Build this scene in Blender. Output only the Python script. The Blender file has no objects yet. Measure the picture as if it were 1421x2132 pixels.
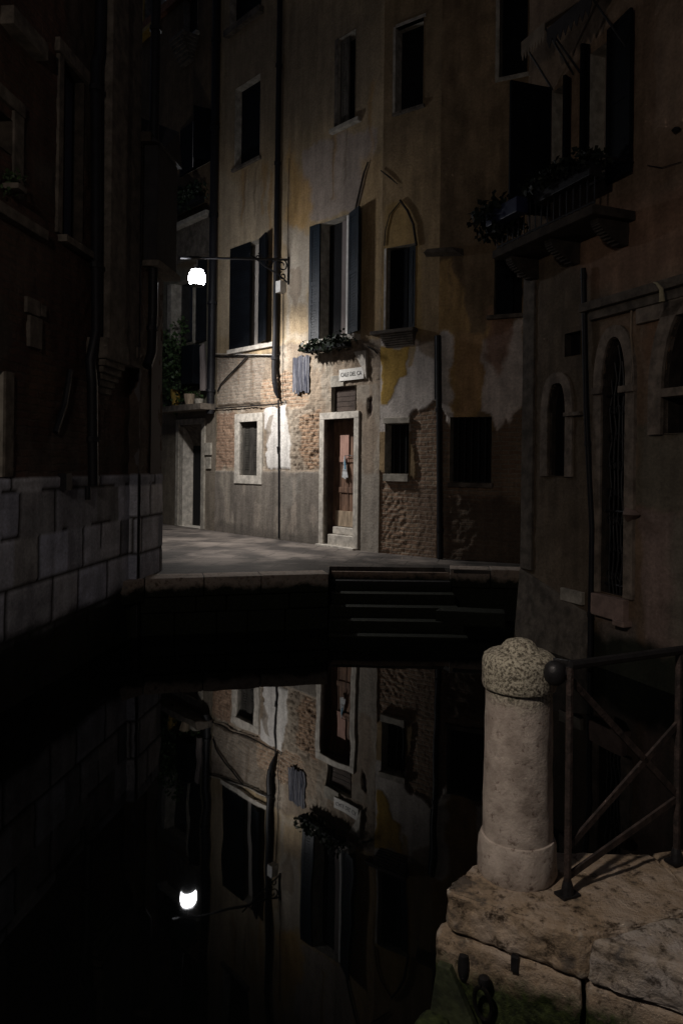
import bpy, bmesh, math, random
import numpy as np
from mathutils import Vector, noise as mn
random.seed(7)
R = math.radians
SC = bpy.context.scene
COL = SC.collection

# ------------------------------------------------------------------ camera, night sky, exposure
F = 1540.0                       # focal length in photo pixels
ROLL = R(0.68)
CS, SN = math.cos(ROLL), math.sin(ROLL)
CAMZ = 2.2                       # eye height above the canal water (z = 0)
from mathutils import Matrix
cam_d = bpy.data.cameras.new('camera')
cam = bpy.data.objects.new('camera', cam_d); COL.objects.link(cam)
cam.matrix_world = Matrix(((CS, -SN, 0, 0), (0, 0, -1, 0), (SN, CS, 0, CAMZ), (0, 0, 0, 1)))
cam_d.lens = F / 2132 * 36; cam_d.sensor_width = 36
cam_d.shift_y = -98 / 2132
cam_d.clip_start = 0.05; cam_d.clip_end = 300
SC.camera = cam
W = bpy.data.worlds.new('World'); SC.world = W; W.use_nodes = True
bg = W.node_tree.nodes['Background']
bg.inputs[0].default_value = (.62,.70,.95,1)      # overcast city night sky, almost black
bg.inputs[1].default_value = 0.032
SC.view_settings.view_transform = 'Standard'; SC.view_settings.look = 'None'
SC.view_settings.exposure = 0; SC.view_settings.gamma = 1
LANTERN_EMIT = 104.0              # far cool white street lamp
NEAR_LAMP_W = 150.0
NEAR_SPOT_W = 255.0
SPOT_W = 820.0               # warm street lamp behind the camera

# ------------------------------------------------------------------ helpers
def ray(px, py):
    dx = px - 710.5; dy = 968 - py
    return (dx * CS - dy * SN) / F, (dx * SN + dy * CS) / F
def at(px, py, Y):
    a, b = ray(px, py); return Vector((a * Y, Y, CAMZ + b * Y))

class Wall:
    """vertical plane: u along it (to the right seen from the canal), z up, o outwards"""
    def __init__(s, p0, p1):
        s.o = Vector((p0[0], p0[1], 0)); e = Vector((p1[0], p1[1], 0))
        s.L = (e - s.o).length; s.t = (e - s.o).normalized(); s.n = Vector((s.t.y, -s.t.x, 0))
    def uz(s, px, py):
        a, b = ray(px, py)
        # s.o + u t = (aY, Y)
        u = (a * s.o.y - s.o.x) / (s.t.x - a * s.t.y)
        Y = s.o.y + u * s.t.y
        return u, CAMZ + b * Y
    def rect(s, x0, y0, x1, y1):
        ym = (y0 + y1) / 2; xm = (x0 + x1) / 2
        return s.uz(x0, ym)[0], s.uz(x1, ym)[0], s.uz(xm, y1)[1], s.uz(xm, y0)[1]   # u0,u1,z0,z1
    def P(s, u, z, o=0.0):
        v = s.o + s.t * u + s.n * o; return Vector((v.x, v.y, z))

class MB:
    def __init__(s): s.v = []; s.f = []
    def quad(s, a, b, c, d):
        i = len(s.v); s.v += [Vector(a), Vector(b), Vector(c), Vector(d)]; s.f.append((i, i+1, i+2, i+3)); return s
    def hexa(s, p):       # 8 points, bottom 4 then top 4
        i = len(s.v); s.v += [Vector(q) for q in p]
        for f in ((3,2,1,0),(4,5,6,7),(0,1,5,4),(1,2,6,5),(2,3,7,6),(3,0,4,7)): s.f.append(tuple(i+k for k in f))
        return s
    def wbox(s, w, u0, u1, z0, z1, o0, o1):
        return s.hexa([w.P(u0,z0,o1), w.P(u1,z0,o1), w.P(u1,z0,o0), w.P(u0,z0,o0),
                       w.P(u0,z1,o1), w.P(u1,z1,o1), w.P(u1,z1,o0), w.P(u0,z1,o0)])
    def box(s, c, sx, sy, sz, rot=0):
        c = Vector(c); pts = []
        for z in (-1, 1):
            for x, y in ((-1,-1),(1,-1),(1,1),(-1,1)):
                X, Y = x*sx/2, y*sy/2
                pts.append(c + Vector((X*math.cos(rot)-Y*math.sin(rot), X*math.sin(rot)+Y*math.cos(rot), z*sz/2)))
        return s.hexa(pts)
    def prism(s, poly, z0, z1):
        i = len(s.v); n = len(poly)
        s.v += [Vector((x, y, z0)) for x, y in poly] + [Vector((x, y, z1)) for x, y in poly]
        s.f.append(tuple(i+k for k in range(n-1, -1, -1))); s.f.append(tuple(i+n+k for k in range(n)))
        for k in range(n):
            k2 = (k+1) % n; s.f.append((i+k, i+k2, i+n+k2, i+n+k))
        return s
    def tube(s, pts, r, n=8, cap=True):
        pts = [Vector(p) for p in pts]; rs = r if isinstance(r, (list, tuple)) else [r]*len(pts)
        base = len(s.v); N = len(pts); up = None
        for k, p in enumerate(pts):
            d = (pts[min(k+1, N-1)] - pts[max(k-1, 0)]).normalized()
            if up is None: up = Vector((0,0,1)) if abs(d.z) < .9 else Vector((1,0,0))
            a = d.cross(up).normalized(); b = a.cross(d).normalized(); up = b
            for j in range(n):
                t = 2*math.pi*j/n; s.v.append(p + a*math.cos(t)*rs[k] + b*math.sin(t)*rs[k])
        for k in range(N-1):
            for j in range(n):
                j2 = (j+1) % n
                s.f.append((base+k*n+j, base+k*n+j2, base+(k+1)*n+j2, base+(k+1)*n+j))
        if cap:
            s.f.append(tuple(base+j for j in range(n-1, -1, -1))); s.f.append(tuple(base+(N-1)*n+j for j in range(n)))
        return s
    def lathe(s, c, prof, n=32, wob=0.0):
        c = Vector(c); base = len(s.v); N = len(prof)
        for r, z in prof:
            for j in range(n):
                t = 2*math.pi*j/n; rr = r
                if wob:
                    q = Vector((math.cos(t)*3, math.sin(t)*3, z*8)); rr = r + wob*mn.noise(q) + wob*.6*mn.noise(q*3.1)
                s.v.append(c + Vector((math.cos(t)*rr, math.sin(t)*rr, z)))
        for k in range(N-1):
            for j in range(n):
                j2 = (j+1) % n
                s.f.append((base+k*n+j, base+k*n+j2, base+(k+1)*n+j2, base+(k+1)*n+j))
        s.f.append(tuple(base+j for j in range(n-1,-1,-1))); s.f.append(tuple(base+(N-1)*n+j for j in range(n)))
        return s
    def leaves(s, c, rad, n, size, droop=0.0):
        c = Vector(c)
        for _ in range(n):
            while True:
                q = Vector((random.uniform(-1,1), random.uniform(-1,1), random.uniform(-1,1)))
                if q.length < 1 and mn.noise(q*2.3 + c*3) > -.12: break
            p = c + Vector((q.x*rad[0], q.y*rad[1], q.z*rad[2]))
            d = Vector((random.gauss(0,1), random.gauss(0,1), random.gauss(0,.7)-droop)).normalized()
            e = d.cross(Vector((random.gauss(0,1), random.gauss(0,1), random.gauss(0,1)))).normalized()
            L = size*random.uniform(.6,1.3); w = L*.36
            m = p + d*L*.5 + Vector((0,0,L*.1))
            i = len(s.v); s.v += [p, m+e*w, p+d*L, m-e*w]; s.f.append((i,i+1,i+2,i+3))
        return s

def part(name, mb, m, parent=None, smooth=False, bevel=0, loc=None):
    me = bpy.data.meshes.new(name)
    L = Vector(parent.get('_base', (0,0,0))) if parent is not None else (Vector(loc) if loc is not None else Vector((0,0,0)))
    me.from_pydata([tuple(v - L) for v in mb.v], [], mb.f); me.update()
    if bevel:
        bm = bmesh.new(); bm.from_mesh(me)
        bmesh.ops.remove_doubles(bm, verts=bm.verts, dist=1e-5)
        es = [e for e in bm.edges if len(e.link_faces) == 2 and e.calc_face_angle(0) > .5]
        bmesh.ops.bevel(bm, geom=es, offset=bevel, segments=2, affect='EDGES', profile=.6, clamp_overlap=True)
        bm.to_mesh(me); bm.free()
    if smooth:
        for p in me.polygons: p.use_smooth = True
        me.set_sharp_from_angle(angle=R(40))
    me.materials.append(m)
    o = bpy.data.objects.new(name, me); COL.objects.link(o)
    if parent is not None:
        o.parent = parent; o['_base'] = tuple(L)
        # children of empties share the root's origin; sub-parts sit at the same origin
    else: o.location = L
    return o
def thing(name, label, cat, base, group=None):
    o = bpy.data.objects.new(name, None); COL.objects.link(o); o.location = base
    o.empty_display_size = .2
    o['label'] = label; o['category'] = cat; o['_base'] = tuple(base)
    if group: o['group'] = group
    return o
def single(name, mb, m, label, cat, base, group=None, **k):
    o = part(name, mb, m, None, loc=base, **k); o['label'] = label; o['category'] = cat
    if group: o['group'] = group
    return o
def struct(name, mb, m, kind='structure', **k):
    o = part(name, mb, m, None, **k); o['kind'] = kind; return o

# ------------------------------------------------------------------ materials
def newmat(name):
    m = bpy.data.materials.new(name); m.use_nodes = True
    nt = m.node_tree; return m, nt, nt.nodes['Principled BSDF']
def mat(name, c, rough=.7, var=.3, scale=6, bump=.3, metal=0, c2=None, stretch=None, dist=.01, spec=.3, detail=6):
    m, nt, b = newmat(name); N = nt.nodes; L = nt.links
    tc = N.new('ShaderNodeTexCoord'); mp = N.new('ShaderNodeMapping'); L.new(tc.outputs['Object'], mp.inputs[0])
    if stretch: mp.inputs['Scale'].default_value = stretch
    n1 = N.new('ShaderNodeTexNoise'); n1.inputs['Scale'].default_value = scale; n1.inputs['Detail'].default_value = detail
    n1.inputs['Roughness'].default_value = .65
    L.new(mp.outputs[0], n1.inputs['Vector'])
    cr = N.new('ShaderNodeValToRGB'); L.new(n1.outputs['Fac'], cr.inputs[0])
    cc = c2 if c2 else tuple(max(0, x*(1-var)) for x in c)
    cr.color_ramp.elements[0].position = .38; cr.color_ramp.elements[1].position = .64
    cr.color_ramp.elements[0].color = (*cc, 1)
    cr.color_ramp.elements[1].color = (*[min(1, x*(1+var*.4)) for x in c], 1)
    L.new(cr.outputs[0], b.inputs['Base Color'])
    b.inputs['Roughness'].default_value = rough; b.inputs['Metallic'].default_value = metal
    b.inputs['Specular IOR Level'].default_value = spec
    if bump:
        n2 = N.new('ShaderNodeTexNoise'); n2.inputs['Scale'].default_value = scale*4; n2.inputs['Detail'].default_value = 5
        L.new(mp.outputs[0], n2.inputs['Vector'])
        bp = N.new('ShaderNodeBump'); bp.inputs['Strength'].default_value = bump; bp.inputs['Distance'].default_value = dist
        L.new(n2.outputs['Fac'], bp.inputs['Height']); L.new(bp.outputs[0], b.inputs['Normal'])
    return m

def facade_mat(name, rough=.85, brick=(.27,.17,.115), brick2=(.36,.25,.17), mortar=(.33,.28,.22), bw=.25, bh=.07, msize=.012):
    m, nt, b = newmat(name); N = nt.nodes; L = nt.links
    ac = N.new('ShaderNodeAttribute'); ac.attribute_name = 'tone'
    ab = N.new('ShaderNodeAttribute'); ab.attribute_name = 'brickwork'
    uv = N.new('ShaderNodeUVMap'); uv.uv_map = 'UVMap'
    nz = N.new('ShaderNodeTexNoise'); nz.inputs['Scale'].default_value = 7; nz.inputs['Detail'].default_value = 3
    L.new(uv.outputs[0], nz.inputs['Vector'])
    sub = N.new('ShaderNodeVectorMath'); sub.operation = 'SUBTRACT'; sub.inputs[1].default_value = (.5,.5,.5)
    L.new(nz.outputs['Color'], sub.inputs[0])
    sc = N.new('ShaderNodeVectorMath'); sc.operation = 'SCALE'; sc.inputs['Scale'].default_value = .045
    L.new(sub.outputs[0], sc.inputs[0])
    ad = N.new('ShaderNodeVectorMath'); L.new(uv.outputs[0], ad.inputs[0]); L.new(sc.outputs[0], ad.inputs[1])
    br = N.new('ShaderNodeTexBrick'); L.new(ad.outputs[0], br.inputs['Vector'])
    br.inputs['Scale'].default_value = 1; br.inputs['Brick Width'].default_value = bw; br.inputs['Row Height'].default_value = bh
    br.inputs['Mortar Size'].default_value = msize; br.inputs['Mortar Smooth'].default_value = .4; br.inputs['Bias'].default_value = 0
    br.inputs['Color1'].default_value = (*brick,1); br.inputs['Color2'].default_value = (*brick2,1); br.inputs['Mortar'].default_value = (*mortar,1)
    # brick colour keeps the hue of the tone attribute a little
    mx = N.new('ShaderNodeMix'); mx.data_type = 'RGBA'; L.new(ab.outputs['Fac'], mx.inputs[0])
    L.new(ac.outputs['Color'], mx.inputs[6]); L.new(br.outputs['Color'], mx.inputs[7])
    n1 = N.new('ShaderNodeTexNoise'); n1.inputs['Scale'].default_value = 26; n1.inputs['Detail'].default_value = 8; n1.inputs['Roughness'].default_value = .7
    L.new(uv.outputs[0], n1.inputs['Vector'])
    mr = N.new('ShaderNodeMapRange'); mr.inputs[1].default_value = .3; mr.inputs[2].default_value = .7; mr.inputs[3].default_value = .68; mr.inputs[4].default_value = 1.22
    L.new(n1.outputs['Fac'], mr.inputs[0])
    # fine vertical rain streaks
    mp = N.new('ShaderNodeMapping'); mp.inputs['Scale'].default_value = (5, .5, 1); L.new(uv.outputs[0], mp.inputs[0])
    n3 = N.new('ShaderNodeTexNoise'); n3.inputs['Scale'].default_value = 1.5; n3.inputs['Detail'].default_value = 5; L.new(mp.outputs[0], n3.inputs['Vector'])
    m3 = N.new('ShaderNodeMapRange'); m3.inputs[1].default_value = .35; m3.inputs[2].default_value = .65; m3.inputs[3].default_value = .82; m3.inputs[4].default_value = 1.1
    L.new(n3.outputs['Fac'], m3.inputs[0])
    mu0 = N.new('ShaderNodeMath'); mu0.operation = 'MULTIPLY'; L.new(mr.outputs[0], mu0.inputs[0]); L.new(m3.outputs[0], mu0.inputs[1])
    mu = N.new('ShaderNodeVectorMath'); mu.operation = 'SCALE'; L.new(mx.outputs[2], mu.inputs[0]); L.new(mu0.outputs[0], mu.inputs['Scale'])
    L.new(mu.outputs[0], b.inputs['Base Color'])
    b.inputs['Roughness'].default_value = rough; b.inputs['Specular IOR Level'].default_value = .2
    inv = N.new('ShaderNodeMath'); inv.operation = 'SUBTRACT'; inv.inputs[0].default_value = 1; L.new(br.outputs['Fac'], inv.inputs[1])
    h1 = N.new('ShaderNodeMath'); h1.operation = 'MULTIPLY'; L.new(inv.outputs[0], h1.inputs[0]); L.new(ab.outputs['Fac'], h1.inputs[1])
    h2 = N.new('ShaderNodeMath'); h2.operation = 'MULTIPLY_ADD'; L.new(n1.outputs['Fac'], h2.inputs[0]); h2.inputs[1].default_value = .5; L.new(h1.outputs[0], h2.inputs[2])
    bp = N.new('ShaderNodeBump'); bp.inputs['Strength'].default_value = .8; bp.inputs['Distance'].default_value = .022
    L.new(h2.outputs[0], bp.inputs['Height']); L.new(bp.outputs[0], b.inputs['Normal'])
    return m

M = {}
M['facade'] = facade_mat('aged plaster and brick')
M['ashlar'] = facade_mat('left wall brick and white stone', brick=(.09,.04,.028), brick2=(.12,.06,.04), mortar=(.08,.065,.05))
M['stone'] = mat('istrian stone', (.55,.51,.45), .7, .35, 9, .4)
M['stone_dim'] = mat('weathered stone trim', (.36,.33,.28), .8, .4, 7, .5)
M['stone_dark'] = mat('sooty stone', (.13,.11,.09), .85, .5, 7, .5)
M['black_stone'] = mat('black stone', (.045,.036,.028), .9, .5, 7, .5)  # near-black stone; in the window and gate reveals it paints in their shade
M['rstone'] = mat('dark worn stone surround', (.25,.205,.165), .85, .5, 6, .6)
M['pinkstone'] = mat('pink stone sill', (.3,.215,.185), .7, .3, 8, .4)
M['iron'] = mat('black iron', (.018,.018,.02), .5, .4, 20, .2, metal=.3, spec=.4)
M['pipe'] = mat('painted lead pipe', (.010,.010,.013), .55, .4, 10, .2, spec=.3)
M['rust'] = mat('rusted iron rail', (.05,.036,.032), .65, .5, 22, .5, metal=.1, c2=(.02,.016,.015))
M['shutter'] = mat('dark blue green shutter', (.008,.015,.023), .5, .5, 4, .4, stretch=(3,3,.6), spec=.4)
M['shutter_black'] = mat('blackened shutter', (.005,.0065,.009), .65, .4, 5, .3, spec=.12)
M['greywood'] = mat('grey weathered boards', (.10,.09,.075), .8, .5, 8, .5, stretch=(1,1,.3))
M['dark'] = mat('dark interior', (.006,.006,.007), .9, .3, 3, 0)
m, nt, b = newmat('window glass'); b.inputs['Base Color'].default_value = (.01,.012,.016,1); b.inputs['Roughness'].default_value = .12; b.inputs['Specular IOR Level'].default_value = .5
M['glass'] = m
M['curtain'] = mat('pale curtain', (.42,.38,.34), .9, .15, 5, .3, stretch=(6,6,.5))
M['curtain_dim'] = mat('greyish net curtain', (.2,.17,.16), .9, .2, 5, .3, stretch=(6,6,.5))
M['bluecurtain'] = mat('bluish net curtain', (.11,.12,.16), .9, .2, 5, .3, stretch=(6,6,.5))
M['doorwood'] = mat('peeling brown door', (.2,.12,.08), .65, .5, 7, .5, stretch=(2,2,.35), c2=(.085,.05,.036))
M['lowshutter'] = mat('dark weathered shutter', (.05,.046,.04), .8, .5, 8, .5, stretch=(1,1,.3))
M['reveal'] = mat('dim brown reveal', (.07,.05,.04), .8, .4, 6, .4)
M['doorpanel'] = mat('faded pink door panel', (.42,.25,.2), .7, .3, 8, .3, stretch=(2,2,.4))
M['bare'] = mat('bare worn wood', (.4,.31,.22), .8, .4, 9, .5, stretch=(2,2,.4))
M['white'] = mat('off white paint', (.7,.68,.64), .6, .15, 10, .1)
M['ochre'] = mat('yellow ceramic', (.4,.26,.06), .5, .3, 9, .2)
M['cloth'] = mat('white towel', (.78,.8,.82), .9, .08, 14, .3)
M['bluecloth'] = mat('blue cloth', (.05,.2,.32), .9, .2, 14, .2)
M['leaf'] = mat('leaves', (.05,.09,.03), .55, .6, 12, 0, spec=.4)
M['leafdark'] = mat('dark leaves', (.016,.03,.014), .5, .6, 12, 0, spec=.4)
M['leafblack'] = mat('dusty black green leaves', (.009,.014,.008), .6, .5, 12, 0, spec=.25)
M['poster'] = mat('peeling blue poster', (.2,.2,.22), .85, .3, 4.5, .9, stretch=(6,6,.5), c2=(.012,.016,.035), dist=.03)
M['canvas'] = mat('dark awning canvas', (.03,.028,.03), .85, .3, 6, .3)
M['canvas_pale'] = mat('pale worn awning', (.2,.165,.125), .85, .3, 6, .3)
M['roof'] = mat('terracotta tiles', (.25,.12,.07), .85, .4, 5, .5)
M['rear'] = mat('rear plaster', (.2,.15,.1), .9, .3, 3, .4)
M['greenwood'] = mat('algae covered timber', (.045,.055,.028), .6, .5, 10, .5, c2=(.02,.025,.016))
M['rope'] = mat('straw rope', (.45,.4,.26), .9, .2, 30, .5)
M['fabric_blue'] = mat('dark blue planter', (.02,.025,.06), .4, .3, 6, .1)

m, nt, b = newmat('lantern light'); b.inputs['Base Color'].default_value = (.9,.93,1,1)
b.inputs['Emission Color'].default_value = (.97,.97,1,1); b.inputs['Emission Strength'].default_value = LANTERN_EMIT; M['lantern'] = m
m, nt, b = newmat('near lantern light'); b.inputs['Emission Color'].default_value = (1,.8,.6,1); b.inputs['Emission Strength'].default_value = 3; M['nearlantern'] = m

# water: black, almost still
m, nt, b = newmat('canal water'); N = nt.nodes; L = nt.links
b.inputs['Base Color'].default_value = (.0015,.002,.002,1); b.inputs['Roughness'].default_value = .015; b.inputs['IOR'].default_value = 1.42
tc = N.new('ShaderNodeTexCoord'); n1 = N.new('ShaderNodeTexNoise'); n1.inputs['Scale'].default_value = 1.6; n1.inputs['Detail'].default_value = 2
mp = N.new('ShaderNodeMapping'); mp.inputs['Scale'].default_value = (1, .45, 1)
L.new(tc.outputs['Object'], mp.inputs[0]); L.new(mp.outputs[0], n1.inputs['Vector'])
bp = N.new('ShaderNodeBump'); bp.inputs['Strength'].default_value = .16; bp.inputs['Distance'].default_value = .02
L.new(n1.outputs['Fac'], bp.inputs['Height']); L.new(bp.outputs[0], b.inputs['Normal']); M['water'] = m

# paving of the far landing: worn trachyte slabs
def paving_mat(name, c, c2, bw, bh, rot=0, rough=.6, edge=None):
    m, nt, b = newmat(name); N = nt.nodes; L = nt.links
    tc = N.new('ShaderNodeTexCoord'); mp = N.new('ShaderNodeMapping'); mp.inputs['Rotation'].default_value = (0,0,rot)
    L.new(tc.outputs['Object'], mp.inputs[0])
    br = N.new('ShaderNodeTexBrick'); br.inputs['Scale'].default_value = 1; br.inputs['Brick Width'].default_value = bw; br.inputs['Row Height'].default_value = bh
    br.inputs['Mortar Size'].default_value = .008; br.inputs['Mortar Smooth'].default_value = .3
    br.inputs['Color1'].default_value = (*c,1); br.inputs['Color2'].default_value = (*[x*.72 for x in c],1); br.inputs['Mortar'].default_value = (*[x*.25 for x in c],1)
    L.new(mp.outputs[0], br.inputs['Vector'])
    n1 = N.new('ShaderNodeTexNoise'); n1.inputs['Scale'].default_value = 1.3; n1.inputs['Detail'].default_value = 7; n1.inputs['Roughness'].default_value = .6
    L.new(tc.outputs['Object'], n1.inputs['Vector'])
    cr = N.new('ShaderNodeValToRGB'); cr.color_ramp.elements[0].position = .42; cr.color_ramp.elements[1].position = .6
    cr.color_ramp.elements[0].color = (*c2,1); cr.color_ramp.elements[1].color = (1,1,1,1); L.new(n1.outputs['Fac'], cr.inputs[0])
    mx = N.new('ShaderNodeMix'); mx.data_type = 'RGBA'; mx.blend_type = 'MULTIPLY'; mx.inputs[0].default_value = .8
    L.new(br.outputs['Color'], mx.inputs[6]); L.new(cr.outputs[0], mx.inputs[7]); 
    if edge:  # slabs darker near the canal: tide stain, with lamp falloff painted in
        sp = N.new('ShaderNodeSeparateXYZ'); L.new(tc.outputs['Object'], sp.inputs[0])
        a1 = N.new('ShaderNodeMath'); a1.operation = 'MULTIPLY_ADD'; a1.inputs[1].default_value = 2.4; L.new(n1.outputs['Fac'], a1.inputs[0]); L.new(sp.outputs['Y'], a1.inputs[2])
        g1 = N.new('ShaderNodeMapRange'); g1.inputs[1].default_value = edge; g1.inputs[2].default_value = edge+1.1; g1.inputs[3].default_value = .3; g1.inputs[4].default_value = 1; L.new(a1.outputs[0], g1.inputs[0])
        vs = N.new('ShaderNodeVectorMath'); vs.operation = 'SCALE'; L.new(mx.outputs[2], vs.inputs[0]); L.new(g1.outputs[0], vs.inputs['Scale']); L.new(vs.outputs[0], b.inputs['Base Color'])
    else: L.new(mx.outputs[2], b.inputs['Base Color'])
    n2 = N.new('ShaderNodeTexNoise'); n2.inputs['Scale'].default_value = 30; n2.inputs['Detail'].default_value = 5; L.new(tc.outputs['Object'], n2.inputs['Vector'])
    inv = N.new('ShaderNodeMath'); inv.operation = 'MULTIPLY_ADD'; inv.inputs[1].default_value = -1.2; L.new(br.outputs['Fac'], inv.inputs[0]); L.new(n2.outputs['Fac'], inv.inputs[2])
    bp = N.new('ShaderNodeBump'); bp.inputs['Strength'].default_value = .6; bp.inputs['Distance'].default_value = .01; L.new(inv.outputs[0], bp.inputs['Height']); L.new(bp.outputs[0], b.inputs['Normal'])
    b.inputs['Roughness'].default_value = rough; b.inputs['Specular IOR Level'].default_value = .35
    return m
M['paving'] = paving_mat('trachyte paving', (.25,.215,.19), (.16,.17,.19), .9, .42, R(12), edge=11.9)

# near quay stone with green weed low down and black grime on the edges
def quay_mat(name, c, weed_z, grime=.5, weed=1.0):
    m, nt, b = newmat(name); N = nt.nodes; L = nt.links
    tc = N.new('ShaderNodeTexCoord'); geo = N.new('ShaderNodeNewGeometry')
    n1 = N.new('ShaderNodeTexNoise'); n1.inputs['Scale'].default_value = 5; n1.inputs['Detail'].default_value = 8; n1.inputs['Roughness'].default_value = .68; L.new(geo.outputs['Position'], n1.inputs['Vector'])
    cr = N.new('ShaderNodeValToRGB'); e = cr.color_ramp.elements; e[0].position = .36; e[0].color = (*[x*.28 for x in c],1); e[1].position = .62; e[1].color = (*[min(1,x*1.15) for x in c],1)
    el = cr.color_ramp.elements.new(.45); el.color = (c[0]*.85, c[1]*.78, c[2]*.66, 1); L.new(n1.outputs['Fac'], cr.inputs[0])
    n2 = N.new('ShaderNodeTexNoise'); n2.inputs['Scale'].default_value = 17; n2.inputs['Detail'].default_value = 6; n2.inputs['Roughness'].default_value = .75; L.new(geo.outputs['Position'], n2.inputs['Vector'])
    g = N.new('ShaderNodeValToRGB'); g.color_ramp.elements[0].position = .36; g.color_ramp.elements[0].color = (.12,.1,.08,1); g.color_ramp.elements[1].position = .47; g.color_ramp.elements[1].color = (1,1,1,1); L.new(n2.outputs['Fac'], g.inputs[0])
    mx = N.new('ShaderNodeMix'); mx.data_type = 'RGBA'; mx.blend_type = 'MULTIPLY'; mx.inputs[0].default_value = grime
    L.new(cr.outputs[0], mx.inputs[6]); L.new(g.outputs[0], mx.inputs[7])
    pr = N.new('ShaderNodeMapRange'); pr.inputs[1].default_value = .52; pr.inputs[2].default_value = .60; pr.inputs[3].default_value = 0; pr.inputs[4].default_value = .7; L.new(geo.outputs['Pointiness'], pr.inputs[0])
    pm = N.new('ShaderNodeMath'); pm.operation = 'MULTIPLY'; L.new(pr.outputs[0], pm.inputs[0]); L.new(g.outputs[0], pm.inputs[1])
    me_ = N.new('ShaderNodeMix'); me_.data_type = 'RGBA'; L.new(pm.outputs[0], me_.inputs[0]); L.new(mx.outputs[2], me_.inputs[6]); me_.inputs[7].default_value = (*[min(1,x*1.45) for x in (c[0], c[0]*.95, c[0]*.86)],1); mx = me_
    sp = N.new('ShaderNodeSeparateXYZ'); L.new(geo.outputs['Position'], sp.inputs[0])
    w = N.new('ShaderNodeMath'); w.operation = 'MULTIPLY_ADD'; w.inputs[1].default_value = .32; L.new(n1.outputs['Fac'], w.inputs[0])
    w0 = N.new('ShaderNodeMath'); w0.operation = 'MULTIPLY'; w0.inputs[1].default_value = -1; L.new(sp.outputs['Z'], w0.inputs[0]); L.new(w0.outputs[0], w.inputs[2])
    mr = N.new('ShaderNodeMapRange'); mr.inputs[1].default_value = .16-weed_z-.03; mr.inputs[2].default_value = .16-weed_z+.05; L.new(w.outputs[0], mr.inputs[0])
    wn = N.new('ShaderNodeTexNoise'); wn.inputs['Scale'].default_value = 40; wn.inputs['Detail'].default_value = 4; L.new(geo.outputs['Position'], wn.inputs['Vector'])
    wc = N.new('ShaderNodeValToRGB'); wc.color_ramp.elements[0].color = (.012*weed,.02*weed,.006*weed,1); wc.color_ramp.elements[1].color = (.08*weed,.11*weed,.03*weed,1); wc.color_ramp.elements[0].position = .35; wc.color_ramp.elements[1].position = .7; L.new(wn.outputs['Fac'], wc.inputs[0])
    m2 = N.new('ShaderNodeMix'); m2.data_type = 'RGBA'; L.new(mr.outputs[0], m2.inputs[0]); L.new(mx.outputs[2], m2.inputs[6]); L.new(wc.outputs[0], m2.inputs[7])
    L.new(m2.outputs[2], b.inputs['Base Color'])
    ah = N.new('ShaderNodeMath'); L.new(n2.outputs['Fac'], ah.inputs[0]); L.new(n1.outputs['Fac'], ah.inputs[1])
    bp = N.new('ShaderNodeBump'); bp.inputs['Strength'].default_value = .9; bp.inputs['Distance'].default_value = .022; L.new(ah.outputs[0], bp.inputs['Height']); L.new(bp.outputs[0], b.inputs['Normal'])
    b.inputs['Roughness'].default_value = .7; b.inputs['Specular IOR Level'].default_value = .3
    return m
M['quay'] = quay_mat('near quay stone', (.35,.29,.235), .24, .95, weed=.6)
M['quay_grey'] = quay_mat('near grey quay stone', (.35,.32,.30), .2, .9, weed=.6)
M['farquay'] = quay_mat('far quay stone', (.26,.19,.155), .62, .6, weed=.12)
M['wetstep'] = quay_mat('wet steps', (.011,.011,.013), .5, .5, weed=.12)

# bollard stone: lichen crust at the top
m, nt, b = newmat('bollard stone'); N = nt.nodes; L = nt.links
geo = N.new('ShaderNodeNewGeometry'); sp = N.new('ShaderNodeSeparateXYZ'); L.new(geo.outputs['Position'], sp.inputs[0])
n1 = N.new('ShaderNodeTexNoise'); n1.inputs['Scale'].default_value = 9; n1.inputs['Detail'].default_value = 9; n1.inputs['Roughness'].default_value = .62; L.new(geo.outputs['Position'], n1.inputs['Vector'])
cr = N.new('ShaderNodeValToRGB'); e = cr.color_ramp.elements; e[0].position = .32; e[0].color = (.24,.2,.17,1); e[1].position = .6; e[1].color = (.5,.44,.39,1); L.new(n1.outputs['Fac'], cr.inputs[0])
n2 = N.new('ShaderNodeTexNoise'); n2.inputs['Scale'].default_value = 85; n2.inputs['Detail'].default_value = 5; n2.inputs['Roughness'].default_value = .7; L.new(geo.outputs['Position'], n2.inputs['Vector'])
c2 = N.new('ShaderNodeValToRGB'); e = c2.color_ramp.elements; e[0].position = .42; e[0].color = (.08,.07,.05,1); e[1].position = .56; e[1].color = (.47,.44,.35,1); L.new(n2.outputs['Fac'], c2.inputs[0])
mr = N.new('ShaderNodeMath'); mr.operation = 'MULTIPLY_ADD'; mr.inputs[1].default_value = .45; L.new(n1.outputs['Fac'], mr.inputs[0]); L.new(sp.outputs['Z'], mr.inputs[2])
mm = N.new('ShaderNodeMapRange'); mm.inputs[1].default_value = 1.43; mm.inputs[2].default_value = 1.52; L.new(mr.outputs[0], mm.inputs[0])
mx = N.new('ShaderNodeMix'); mx.data_type = 'RGBA'; L.new(mm.outputs[0], mx.inputs[0]); L.new(cr.outputs[0], mx.inputs[6]); L.new(c2.outputs[0], mx.inputs[7])
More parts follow.
